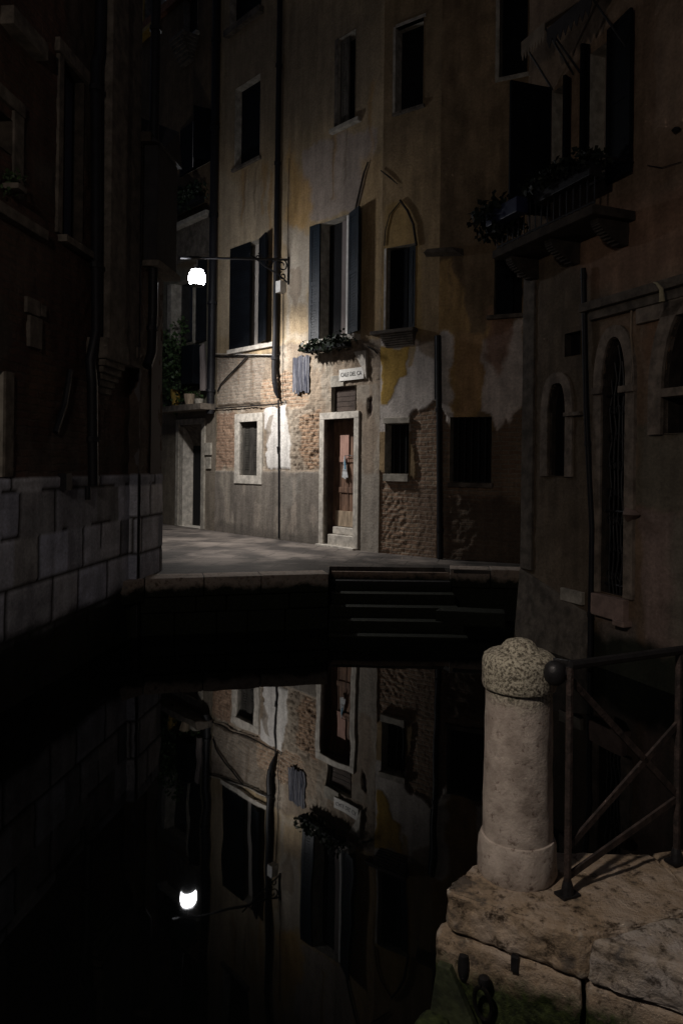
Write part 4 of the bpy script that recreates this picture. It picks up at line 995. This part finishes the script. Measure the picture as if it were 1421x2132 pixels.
# scalloped stone corbel right of the gate
mb = MB().tube([WR.P(u1+.04, WR.uz(1310,1065)[1], .0), WR.P(u1+.14, WR.uz(1310,1070)[1], .06), WR.P(u1+.04, WR.uz(1310,1085)[1], .0)], [.06,.09,.03], 8); part('corbel', mb, M['pinkstone'], BR, smooth=True)
o = opening(WR, BR, r3, .2, 'dark', 'water_gate', reveal='black_stone'); ring(WR, r3, .17, .05, 'rstone', o)
trim(WR, o, 'impost', min(p[0] for p in r3)-.0, min(p[0] for p in r3)+.35, WR.uz(1400,826)[1], WR.uz(1400,808)[1], -.12, .06, 'rstone')
opening(WR, BR, r4, .08, 'dark', reveal='black_stone')
o = opening(WR, BR, r5, .2, 'dark'); u0,u1,z0,z1 = r5
leaf_panel(WR, o, u0-.01, z0-.25, z1+.05, 86, .56, 'shutter_black', -1, 'shutter', louvre=False)
leaf_panel(WR, o, u1+.01, z0, z1, 70, .12, 'shutter_black', 1, 'shutter', louvre=False)
o = opening(WR, BR, r6, .2, 'curtain_dim'); u0,u1,z0,z1 = r6
leaf_panel(WR, o, u1+.01, z0-.1, z1+.1, 8, .42, 'shutter_black', 1, 'shutter', louvre=False)
leaf_panel(WR, o, u0-.0, z0, z1+.1, 80, .10, 'shutter_black', -1, 'shutter', louvre=False)
# pilaster at the corner with capital
mb = MB().wbox(WR, .0, WR.uz(1168,850)[0], .3, WR.uz(1130,560)[1], -.02, .06)
mb = MB().wbox(WR, -.06, WR.uz(1112,560)[0], WR.uz(1100,575)[1], WR.uz(1100,548)[1], -.02, .1); part('capital', mb, M['rstone'], BR, bevel=.012)
mb = MB().wbox(WR, -.02, WR.uz(1112,900)[0], .9, WR.uz(1100,576)[1], -.02, .03); part('pilaster', mb, M['stone_dark'], BR, bevel=.01)
# battered base
mb = MB(); ub = WR.uz(1232,1300)[0]
mb.hexa([WR.P(-.05,-.8,.16),WR.P(ub,-.8,.16),WR.P(ub,-.8,-.05),WR.P(-.05,-.8,-.05),WR.P(-.02,.9,.035),WR.P(ub,.55,.04),WR.P(ub,.55,-.05),WR.P(-.02,.9,-.05)]); part('plinth', mb, M['stone_dark'], BR, bevel=.01)
q = WR.rect(1172,1228,1217,1254); trim(WR, BR, 'stone_plaque', q[0],q[1],q[2],q[3], -.0, .05, 'stone_dim')
# cornice band
a = WR.uz(1222,640); c = WR.uz(1421,572); zc_ = (a[1]+c[1])/2
mb = MB().wbox(WR, a[0], c[0]+3, zc_-.10, zc_, -.02, .13).wbox(WR, a[0]+.1, c[0]+3, zc_-.2, zc_-.102, -.02, .07); part('cornice', mb, M['stone_dark'], BR, bevel=.012)
u_l = WR.uz(1330,600)[0]; mb = MB().wbox(WR, u_l, u_l+.75, zc_-.36, zc_-.202, -.02, .05); part('string_course', mb, M['rstone'], BR, bevel=.01)
pipe(WR, BR, [(1222,560),(1228,860),(1240,1100),(1236,1372)], .03, .06)
cable(WR, BR, [(1318,640),(1317,700),(1322,760),(1318,800)], .012, 'bare', .03)
mb = MB().tube([PR(1385,592,.16), PR(1398,594,.2), PR(1408,606,.2), PR(1408,632,.19)], [.006,.012,.02,.028], 8)
single('rope', mb, M['rope'], 'short straw coloured rope end hanging over the cornice on the right wall', 'rope', PR(1408,632,.19), smooth=True)
mb = MB().lathe(PR(1413,272,.04), [(.03,-.02),(.045,0),(.03,.02)], 12); part('wall_tie', mb, M['iron'], BR)
cable(WR, BR, [(1350,345),(1380,350),(1421,338)], .004)
# balcony
ua = WR.uz(1098,470)[0]; ub = WR.uz(1322,430)[0]; zb = WR.uz(1240,492)[1]; 
ua = .05
mb = MB().wbox(WR, ua, ub, zb, zb+.1, -.02, .55); part('balcony_floor', mb, M['black_stone'], BR, bevel=.015)
for uu in (ua+.15, (ua+ub)/2, ub-.15):
    mb = MB()
    for k in range(10): mb.wbox(WR, uu-.06, uu+.06, zb-.024*(k+1), zb-.024*k-.0005, -.02, .05+.36*math.cos(k/10*math.pi/2)**.8)
    part('balcony_bracket', mb, M['black_stone'], BR)
mb = MB(); nb_ = 16
for k in range(nb_+1):
    uu = ua+.04+(ub-ua-.08)*k/nb_; mb.tube([WR.P(uu,zb+.1,.5),WR.P(uu,zb+.62,.5)], .009, 5)
for zz in (zb+.14, zb+.62): mb.tube([WR.P(ua+.04,zz,.5),WR.P(ub-.04,zz,.5)], .014, 6)
mb.tube([WR.P(ua+.04,zb+.62,0),WR.P(ua+.04,zb+.62,.5)], .014, 6); mb.tube([WR.P(ub-.04,zb+.62,0),WR.P(ub-.04,zb+.62,.5)], .014, 6)
part('balcony_railing', mb, M['iron'], BR)
# awnings over the upper windows
def awning(name, u0, u1, zt, drop, out, mname, lab):
    mb = MB(); n_ = 8
    for k in range(n_):
        a0 = u0+(u1-u0)*k/n_; a1 = u0+(u1-u0)*(k+1)/n_
        mb.hexa([WR.P(a0,zt-.02,0),WR.P(a1,zt-.02,0),WR.P(a1,zt-drop-.02,out),WR.P(a0,zt-drop-.02,out),WR.P(a0,zt,0),WR.P(a1,zt,0),WR.P(a1,zt-drop,out),WR.P(a0,zt-drop,out)])
        m_ = (a0+a1)/2; d = .1
        mb.hexa([WR.P(a0,zt-drop-.14,out),WR.P(m_,zt-drop-.14-d,out),WR.P(m_,zt-drop-.14-d,out+.01),WR.P(a0,zt-drop-.14,out+.01),WR.P(a0,zt-drop,out),WR.P(m_,zt-drop,out),WR.P(m_,zt-drop,out+.01),WR.P(a0,zt-drop,out+.01)])
        mb.hexa([WR.P(m_,zt-drop-.14-d,out),WR.P(a1,zt-drop-.14,out),WR.P(a1,zt-drop-.14,out+.01),WR.P(m_,zt-drop-.14-d,out+.01),WR.P(m_,zt-drop,out),WR.P(a1,zt-drop,out),WR.P(a1,zt-drop,out+.01),WR.P(m_,zt-drop,out+.01)])
    ob = part(name, mb, M[mname], BR); ob['label'] = lab
    part('awning_arm', MB().tube([WR.P(u0+.03,zt-drop-.5,.02),WR.P(u0+.03,zt-drop-.02,out)], .012, 6).tube([WR.P(u1-.03,zt-drop-.5,.02),WR.P(u1-.03,zt-drop-.02,out)], .012, 6), M['iron'], ob)
awning('awning', WR.uz(1150,90)[0], WR.uz(1200,90)[0], WR.uz(1180,20)[1], .35, .45, 'canvas_pale', 'worn pale scalloped awning over the corner window')
awning('awning', WR.uz(1222,50)[0], WR.uz(1318,50)[0], WR.uz(1260,-30)[1], .45, .55, 'canvas', 'dark awning over the balcony window')

# ================================================================== THINGS ON THE WALLS
# hanging street lamp
R0 = P(602, 541, .02); lp = WA.n; Ltop = at(409, 541, 13.1); Larm = at(375, 536, 12.95)
lamp = thing('street_lamp', 'white glowing lantern hanging from a long iron wall bracket over the landing', 'street lamp', R0)
d_ = (Larm-R0)
part('arm', MB().tube([R0, R0+d_*.35, R0+d_*.7, Larm], [.024,.024,.02,.018], 8), M['iron'], lamp, smooth=True)
part('arm_tip', MB().tube([Larm-d_*.16, Larm], [.028,.028], 8), M['iron'], lamp, smooth=True)
dh = Vector((d_.x, d_.y, 0)).normalized(); mb = MB()
def scroll(c, r, turns, sgn, ph=0, rad=.013):
    pts = []
    for j in range(int(16*turns)+1):
        t = ph + sgn*2*math.pi*j/16; rr = r*(1-.75*j/(16*turns)); pts.append(R0 + dh*(c[0]+rr*math.cos(t)) + Vector((0,0,c[1]+rr*math.sin(t))))
    mb.tube(pts, rad, 6)
scroll((.14,-.13), .12, 1.3, 1, 1.57); scroll((.42,-.11), .11, 1.4, -1, 1.57); scroll((.66,-.07), .075, 1.3, 1, 1.57)
scroll((.12,-.33), .08, 1.2, -1, 1.2)
mb.tube([R0+Vector((0,0,.05)), R0-Vector((0,0,.48))], .022, 6)
mb.tube([R0+dh*.02-Vector((0,0,.44)), R0+dh*.22-Vector((0,0,.32)), R0+dh*.5-Vector((0,0,.22)), R0+dh*.85-Vector((0,0,.03))], .015, 6)
part('scroll_bracket', mb, M['iron'], lamp, smooth=True)
lc = at(410, 579, 13.1)
part('hanger', MB().tube([Vector((lc.x,lc.y,Ltop.z)), lc+Vector((0,0,.15))], .012, 6), M['white'], lamp)
part('lantern_cap', MB().lathe(lc, [(.02,.20),(.05,.18),(.09,.165),(.12,.145),(.118,.14),(.02,.139)], 20), M['iron'], lamp, smooth=True)
part('lantern_glass', MB().lathe(lc, [(.06,.13),(.10,.118),(.128,.09),(.142,.045),(.144,-.04),(.135,-.09),(.11,-.12)], 24), M['lantern'], lamp, smooth=True)
part('lantern_rim', MB().lathe(lc, [(.11,-.121),(.13,-.124),(.128,-.14),(.09,-.143)], 24), M['shutter'], lamp, smooth=True)
sd = bpy.data.lights.new('lantern_light', 'SPOT'); sd.energy = SPOT_W; sd.color = (1,.955,.91); sd.spot_size = R(128); sd.spot_blend = 1; sd.shadow_soft_size = .06
so = bpy.data.objects.new('lantern_light', sd); COL.objects.link(so); so.location = lc - Vector((0,0,.22))
so.rotation_euler = (Vector((.33,.28,-.90))).to_track_quat('-Z','Y').to_euler()
# junction box
q = WA.rect(584,586,604,610)
single('junction_box', MB().wbox(WA, q[0]+.02, q[0]+.17, q[2], q[3], .0, .14), M['white'], 'small white electrical box below the lamp bracket right of the downpipe', 'junction box', WA.P(q[0]+.1,q[2],0), bevel=.006)
# blue poster remnant
q = WA.rect(610,740,644,822); mb = MB(); n_ = 10
for k in range(n_):
    a0 = q[0]+(q[1]-q[0])*k/n_; a1 = a0+(q[1]-q[0])/n_*.92; dz = random.uniform(0,.22) if k < 8 else .05
    mb.wbox(WA, a0, a1+.01, q[2]+dz*.5, q[3]-random.uniform(0,.04), .004+.002*(k%2), .014+.01*((k*7)%3)/2)
single('tattered_poster', mb, M['poster'], 'tattered blue and white striped poster peeling off the wall above the brick patch', 'poster', WA.P(q[0],q[2],0))
# street sign
q = WA.rect(709,768,748,792)
sg = thing('street_sign', 'white painted street name panel with black letters above the brown door', 'sign', WA.P(q[0], q[2], .02))
mb = MB(); sl = .05
A_ = WA
mb.wbox(WA, q[0], q[1]+.14, q[2], q[3], .022, .04); part('panel', mb, M['white'], sg)
tcv = bpy.data.curves.new('lettering', 'FONT'); tcv.body = 'CALE DEL CA'; tcv.size = .155; tcv.extrude = .002; tcv.align_x = 'CENTER'; tcv.align_y = 'CENTER'; tcv.space_character = 1.05
to = bpy.data.objects.new('tmp_text', tcv); COL.objects.link(to)
dg = bpy.context.evaluated_depsgraph_get(); tm = bpy.data.meshes.new_from_object(to.evaluated_get(dg)); bpy.data.objects.remove(to)
tmb = MB(); wsum = max(v.co.x for v in tm.vertices)-min(v.co.x for v in tm.vertices); k_ = (q[1]-q[0]+.04)/wsum
tmb.v = [WA.P((q[0]+q[1]+.14)/2 + v.co.x*k_, (q[2]+q[3])/2 + v.co.y*k_*1.25, .042+v.co.z) for v in tm.vertices]; tmb.f = [tuple(p.vertices) for p in tm.polygons]
part('lettering', tmb, M['iron'], sg)
bpy.data.meshes.remove(tm)
# towel on the door
tu = WA.uz(712, 952); mb = MB(); n_ = 6; 
def TP(px,py,oo): 
    u,z = WA.uz(px,py); return WA.P(u,z,oo)
oo = -.165; ud = .0
# pixel guides are shifted so that the cloth sits in front of the recessed leaf
wt = Wall(WA.P(0,0,oo).xy, WA.P(WA.L,0,oo).xy); TQ = lambda px,py,k=0: wt.P(*wt.uz(px,py), k)
top = [(717,950),(719,950)]; rows = [(0,716.5,719.5,950),(1,714.5,720,966),(2,713,722,980),(3,711.5,724,993)]
strips = MB()
for s_ in range(6):
    for (i0, xa, xb, y0),(i1, xc, xd, y1) in zip(rows[:-1], rows[1:]):
        f0, f1 = s_/6, (s_+1)/6; o0 = .012*(s_%2); o1 = .012*((s_+1)%2); yb = y1 + ((s_*5)%4)*1.4*(i1 == 3)
        strips.quad(TQ(xa+(xb-xa)*f0,y0,o0),TQ(xc+(xd-xc)*f0,yb,o0*1.8),TQ(xc+(xd-xc)*f1,yb,o1*1.8),TQ(xa+(xb-xa)*f1,y0,o1))
tw = thing('towel', 'white cloth with a blue edge hanging on the brown door', 'cloth', TQ(717,950))
part('cloth', strips, M['cloth'], tw, smooth=True)
part('blue_edge', MB().quad(TQ(719.5,958,.02),TQ(722.5,978,.03),TQ(720,976,.035),TQ(718.5,962,.025)), M['bluecloth'], tw)
part('hook', MB().tube([TQ(718,949,.01),TQ(727,948,.0),TQ(740,951,.0)], .006, 5), M['iron'], tw)

# plants
def planter(name, label, w, px0, px1, py, o, hgt, leafm, n, size, droop=0, box='iron', boxh=.16, spread=(.1,.16), group=None, cat='planter'):
    u0, z0 = w.uz(px0, py); u1, _ = w.uz(px1, py)
    t = thing(name, label, cat, w.P((u0+u1)/2, z0, o), group)
    mb = MB().wbox(w, u0, u1, z0, z0+boxh, o-.08, o+.08); part('box', mb, M[box], t, bevel=.008)
    lb = MB(); k = max(2, int((u1-u0)/.16))
    for j in range(k):
        c = w.P(u0+(u1-u0)*(j+.5)/k, z0+boxh+hgt*.25*random.uniform(.2,1.3), o+.03*random.uniform(-1,1.5)); r = random.uniform(.75,1.15)
        lb.leaves(c, (spread[0]*r*1.4, spread[0]*r*1.4, hgt*.6*r), n//k, size, droop)
    part('foliage', lb, M[leafm], t); return t
planter('flower_box', 'dark green trailing plants in a box under the blue shuttered balcony window', WA, 654, 742, 738, .2, .22, 'leafdark', 520, .085, .8, 'shutter_black', .08, (.15,.14))
# trailing bits
u0_, z0_ = WA.uz(672, 735)
planter('flower_box', 'leafy box on the far left ledge under the dark shutters', WD, 368, 430, 452, .14, .5, 'leafdark', 700, .1, .6, 'iron', .12, (.17,.2))
planter('flower_box', 'green creeper box left of the hanging lamp on the dim far wall', WD, 348, 396, 820, .2, 1.7, 'leaf', 1200, .1, .8, 'greenwood', .2, (.17,.4))
planter('flower_box', 'wide dark planter on the balcony rail of the right palace', WR, 1196, 1318, 440, .5, .26, 'leafblack', 800, .075, .3, 'iron', .16, (.17,.2))
planter('flower_box', 'shaggy dark plant hanging from the corner end of the right balcony', WR, 1098, 1128, 500, .5, .42, 'leafblack', 800, .085, .8, 'iron', .14, (.24,.3))
planter('flower_box', 'small weed filled trough on the left palace window ledge', WL, 2, 22, 392, .08, .2, 'leaf', 160, .05, 0, 'stone_dark', .05, (.06,.08))
# blue trough on the balcony
u0_, z0_ = WR.uz(1108, 478); u1_, z1_ = WR.uz(1178, 440)
mb = MB().wbox(WR, u0_, u1_, (z0_+z1_)/2-.08, (z0_+z1_)/2+.1, .54, .7)
single('balcony_trough', mb, M['fabric_blue'], 'long dark blue trough hooked on the balcony rail near the corner', 'planter', WR.P(u0_, z0_-.1, .5), bevel=.01)
# pots on the far left ledge
def pot(px, py, r, h, m, label):
    c = PD(px, py, .22); mb = MB().lathe(c, [(r*.7,0),(r,.6*h),(r*1.05,h),(r*.85,h),(r*.6,h*.8)], 16)
    t = thing('plant_pot', label, 'plant pot', c, 'pots on the far left ledge'); part('pot', mb, M[m], t, smooth=True)
    part('foliage', MB().leaves(c+Vector((0,0,h+.06)), (r*1.2,r*1.2,.12), 60, .06), M['leaf'], t)
pot(383, 845, .11, .36, 'ochre', 'tall yellow glazed pot at the left end of the far ledge')
pot(412, 846, .12, .26, 'bare', 'round pale terracotta pot in the middle of the far ledge')
pot(432, 847, .1, .16, 'stone_dim', 'squat grey pot on the far ledge beside the thick downpipe')

# ================================================================== NEAR LANDING
def rough_block(poly, z0, z1, bev, amp, seed, name, m, cuts=0.06):
    bm = bmesh.new(); vb = [bm.verts.new((x,y,z0)) for x,y in poly]; vt = [bm.verts.new((x,y,z1)) for x,y in poly]; n = len(poly)
    bm.faces.new(vb[::-1]); bm.faces.new(vt)
    for k in range(n): bm.faces.new((vb[k], vb[(k+1)%n], vt[(k+1)%n], vt[k]))
    bmesh.ops.bevel(bm, geom=[e for e in bm.edges], offset=bev, segments=3, affect='EDGES', profile=.55, clamp_overlap=True)
    bmesh.ops.triangulate(bm, faces=bm.faces[:])
    for _ in range(7):
        es = [e for e in bm.edges if e.calc_length() > cuts]
        if not es: break
        bmesh.ops.subdivide_edges(bm, edges=es, cuts=1, use_grid_fill=False)
        bmesh.ops.triangulate(bm, faces=[f for f in bm.faces if len(f.verts) > 3])
    bm.normal_update()
    for v in bm.verts:
        q = v.co*5 + Vector((seed,0,0)); edge = 1 if v.co.z > z1-bev*1.5 else .6
        v.co += v.normal*(amp*(mn.noise(q)+.6*mn.noise(q*2.7)+.35*mn.noise(q*7))) * (.45 if abs(v.normal.z) > .9 else 1)
    mb = MB(); mb.v = [v.co.copy() for v in bm.verts]; bm.verts.index_update(); mb.f = [tuple(v.index for v in f.verts) for f in bm.faces]; bm.free()
    return struct(name, mb, m, smooth=True)
NZ = .5
fe = lambda X, k=0: 2.97 - .587*(X-.42) - k       # front edge line
be = lambda X: 3.09 + .272*(X-.586)
rough_block([(.43,fe(.43)+.0),(.895,fe(.895)),(1.19,2.775),(1.46,2.86),(1.38,3.27),(1.0,3.235),(.88,3.29),(.67,3.27),(.60,3.12),(.47,3.06)], NZ-.165, NZ, .028, .020, 1, 'quay_coping', M['quay'], .025)
rough_block([(.905,fe(.905)-.005),(2.2,fe(2.2)),(2.5,2.6),(1.475,2.85),(1.2,2.76)], NZ-.17, NZ-.003, .022, .016, 5, 'quay_coping', M['quay_grey'], .045)
rough_block([(1.475,2.87),(2.5,2.62),(4.6,3.2),(4.6,4.1),(1.395,3.29)], NZ-.17, NZ-.006, .015, .006, 9, 'quay_paving', M['quay'], .09)
rough_block([(.40,fe(.40)-.005),(.905,fe(.905)+.01),(.95,3.2),(.6,3.14),(.43,3.05)], -.02, NZ-.175, .022, .018, 13, 'quay_course', M['quay'], .025)
rough_block([(.92,fe(.92)+.012),(2.2,fe(2.2)+.01),(2.4,3.4),(.96,3.2)], -.02, NZ-.18, .02, .012, 17, 'quay_course', M['quay'], .045)
struct('quay_foundation', MB().prism([(.45,fe(.45)+.05),(2.2,fe(2.2)+.05),(2.6,2.4),(4.6,3.2),(4.6,4.0),(1.0,3.15),(.5,3.0)], -1.5, -.01), M['quay'])
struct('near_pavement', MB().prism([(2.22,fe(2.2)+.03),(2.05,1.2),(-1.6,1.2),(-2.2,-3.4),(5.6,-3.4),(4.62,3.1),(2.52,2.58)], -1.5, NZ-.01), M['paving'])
# broken foot stone in the water
rough_block([(.30,2.86),(.43,2.80),(.46,2.92),(.36,2.97)], -.3, .035, .03, .01, 23, 'foot_stone', M['quay_grey'], .03)

# bollard
bc = Vector((.757, 3.115, NZ-.004))
bo = thing('stone_bollard', 'pitted pale stone bollard with mossy cap at the corner of the near quay', 'bollard', bc)
part('base', MB().lathe(bc, [(.155,0),(.163,.015),(.162,.08),(.158,.14),(.151,.163),(.140,.168)], 56, .004), M['bollard'], bo, smooth=True)
prof = [(.1445,.16)]+[(.1445-.0008*k, .2+.062*k) for k in range(10)]+[(.136,.785)]
part('shaft', MB().lathe(bc, prof, 56, .0035), M['bollard'], bo, smooth=True)
cp = [(.137,.775),(.150,.782),(.155,.80),(.154,.83),(.155,.86),(.153,.89),(.145,.912),(.126,.926),(.10,.933),(.085,.937),(.074,.947),(.064,.962),(.05,.974),(.028,.981),(.006,.983)]
part('cap', MB().lathe(bc, cp, 64, .0035), M['bollard'], bo, smooth=True)

# railing
p1 = at(1180,1868,2.94); p1.z = NZ; p2 = at(1407,1780,3.2); p2.z = NZ
ra = thing('iron_railing', 'rusty iron railing with crossed bars bolted to the near quay beside the bollard', 'railing', p1)
hr = .905; dv = (p2-p1).normalized()
def bar(a, b_, w_=.022, t_=.010):
    a = Vector(a); b_ = Vector(b_); d = (b_-a).normalized(); nn = Vector((dv.y,-dv.x,0)).normalized(); s_ = d.cross(nn).normalized(); mb = MB()
    mb.hexa([a-s_*w_-nn*t_, a-s_*w_+nn*t_, a+s_*w_+nn*t_, a+s_*w_-nn*t_, b_-s_*w_-nn*t_, b_-s_*w_+nn*t_, b_+s_*w_+nn*t_, b_+s_*w_-nn*t_]); return mb
for pp in (p1, p2):
    po = part('post', MB().tube([pp, pp+Vector((0,0,hr))], .015, 8), M['rust'], ra, smooth=True)
    part('foot_plate', MB().box(pp+Vector((0,0,.005)), .085, .06, .01, math.atan2(dv.y,dv.x)).lathe(pp+Vector((0,0,.01)), [(.026,0),(.022,.03),(.016,.05)], 10), M['iron'], po)
end = p1+dv*3.2
ball = Vector((bc.x+.105, bc.y-.155, 0)); ball.z = at(1130,1401,ball.y).z
part('handrail', MB().tube([Vector((bc.x+.13,bc.y-.06,NZ+.895)), p1+Vector((0,0,hr+.01)), end+Vector((0,0,hr+.01))], .019, 8), M['iron'], ra, smooth=True)
part('anchor_boss', MB().lathe(ball, [(.004,-.05),(.022,-.045),(.038,-.03),(.046,0),(.038,.03),(.022,.045),(.004,.05)], 14).tube([ball, ball+Vector((.07,.0,-.0)), p1+Vector((0,0,ball.z-NZ-.012))], [.034,.022,.014], 8), M['iron'], ra, smooth=True)
lift = Vector((0,0,1))
for a, b_, nm in ((p1+lift*.86, p2+lift*.29, 'cross_bar'), (p1+lift*.19, p2+lift*.60, 'cross_bar'), (p1+lift*.075, p2+lift*.275, 'bottom_bar')):
    part(nm, bar(a, b_, .0135, .006), M['rust'], ra)
a3 = p2; b3 = p2+dv*.62
part('cross_bar', bar(a3+lift*.86, b3+lift*.29, .0135, .006), M['rust'], ra); part('cross_bar', bar(a3+lift*.19, b3+lift*.6, .0135, .006), M['rust'], ra)
part('post', MB().tube([b3, b3+lift*hr], .015, 8), M['rust'], ra, smooth=True)

# mooring ring on the quay face
tF = Vector((1,-.587,0)).normalized(); nF = Vector((tF.y,-tF.x,0))
def FPt(px, py, o=0):
    a, b_ = ray(px, py); Y = (2.97+.587*.42)/(1+.587*a); return Vector((a*Y, Y, CAMZ+b_*Y)) + nF*o
rc = FPt(1012, 2055, .03); ring_ = thing('mooring_ring', 'dark iron mooring ring hanging on the front face of the near quay', 'mooring ring', rc)
pts = []
for j in range(21):
    t = 2*math.pi*j/20; pts.append(rc + tF*(.034*math.sin(t)) + Vector((0,0,-.04+.075*math.cos(t))) + nF*(.01+.02*math.cos(t)))
m_ring = mat('wet iron ring', (.06,.06,.055), .22, .4, 20, .2, metal=.8, spec=.6)
part('ring', MB().tube(pts, .0085, 8, cap=False), m_ring, ring_, smooth=True)
part('eye_bolt', MB().lathe(rc+Vector((0,0,.04)), [(.008,-.02),(.02,-.015),(.024,0),(.02,.015),(.008,.02)], 12), M['iron'], ring_, smooth=True)
c_ = FPt(967, 2008, .012)
single('iron_cramp', MB().lathe(c_, [(.004,-.05),(.018,-.045),(.024,-.02),(.024,.02),(.018,.045),(.004,.05)], 12), M['iron'], 'corroded oval iron cramp in the quay face above the mooring ring', 'cramp', c_, smooth=True)
c_ = FPt(1072, 2005, .004)
single('iron_wedge', MB().box(c_, .03, .02, .06, math.atan2(tF.y,tF.x)), M['iron'], 'small black iron wedge in the joint below the bollard slab', 'wedge', c_, bevel=.004)
# slanting timber fender at the corner
q = [FPt(918,1994,.012), FPt(944,2003,.012), FPt(1000,2135,.012), FPt(900,2112,.012)]
mb = MB(); mb.hexa([q[3],q[2],q[2]+nF*.035,q[3]+nF*.035,q[0],q[1],q[1]+nF*.035,q[0]+nF*.035])
single('timber_fender', mb, M['greenwood'], 'slimy green timber board leaning on the lower left corner of the near quay', 'board', q[3], bevel=.006)

# ================================================================== street lamp behind the camera (lights the near quay)
lb = Vector((-2.1, .35, NZ-.01))
nl = thing('lamp_post', 'iron lamp post with warm glass lantern on the quay behind the viewer', 'street lamp', lb)
part('pole', MB().lathe(lb, [(.16,0),(.14,.25),(.08,.4),(.055,.6),(.045,3.9),(.07,3.95),(.04,4.05)], 16), M['iron'], nl, smooth=True)
part('lantern', MB().lathe(lb+Vector((0,0,4.05)), [(.09,0),(.17,.38),(.18,.4)], 6), M['nearlantern'], nl)
part('lantern_roof', MB().lathe(lb+Vector((0,0,4.46)), [(.22,0),(.1,.14),(.03,.2),(.02,.28)], 6), M['iron'], nl)
ld = bpy.data.lights.new('lamp_light', 'POINT'); ld.energy = NEAR_LAMP_W; ld.color = (1,.86,.74); ld.shadow_soft_size = .12
lo = bpy.data.objects.new('lamp_light', ld); COL.objects.link(lo); lo.location = lb+Vector((0.3,0.05,4.3))
l2_ = bpy.data.lights.new('lamp_downlight', 'SPOT'); l2_.energy = NEAR_SPOT_W; l2_.color = (1,.86,.74); l2_.spot_size = R(80); l2_.spot_blend = 1; l2_.shadow_soft_size = .08
lo2 = bpy.data.objects.new('lamp_downlight', l2_); COL.objects.link(lo2); lo2.location = lb+Vector((.3,.05,4.25))
lo2.rotation_euler = (Vector((1.0,2.9,.7)) - lo2.location).to_track_quat('-Z','Y').to_euler()

for o in bpy.data.objects:
    if '_base' in o: del o['_base']
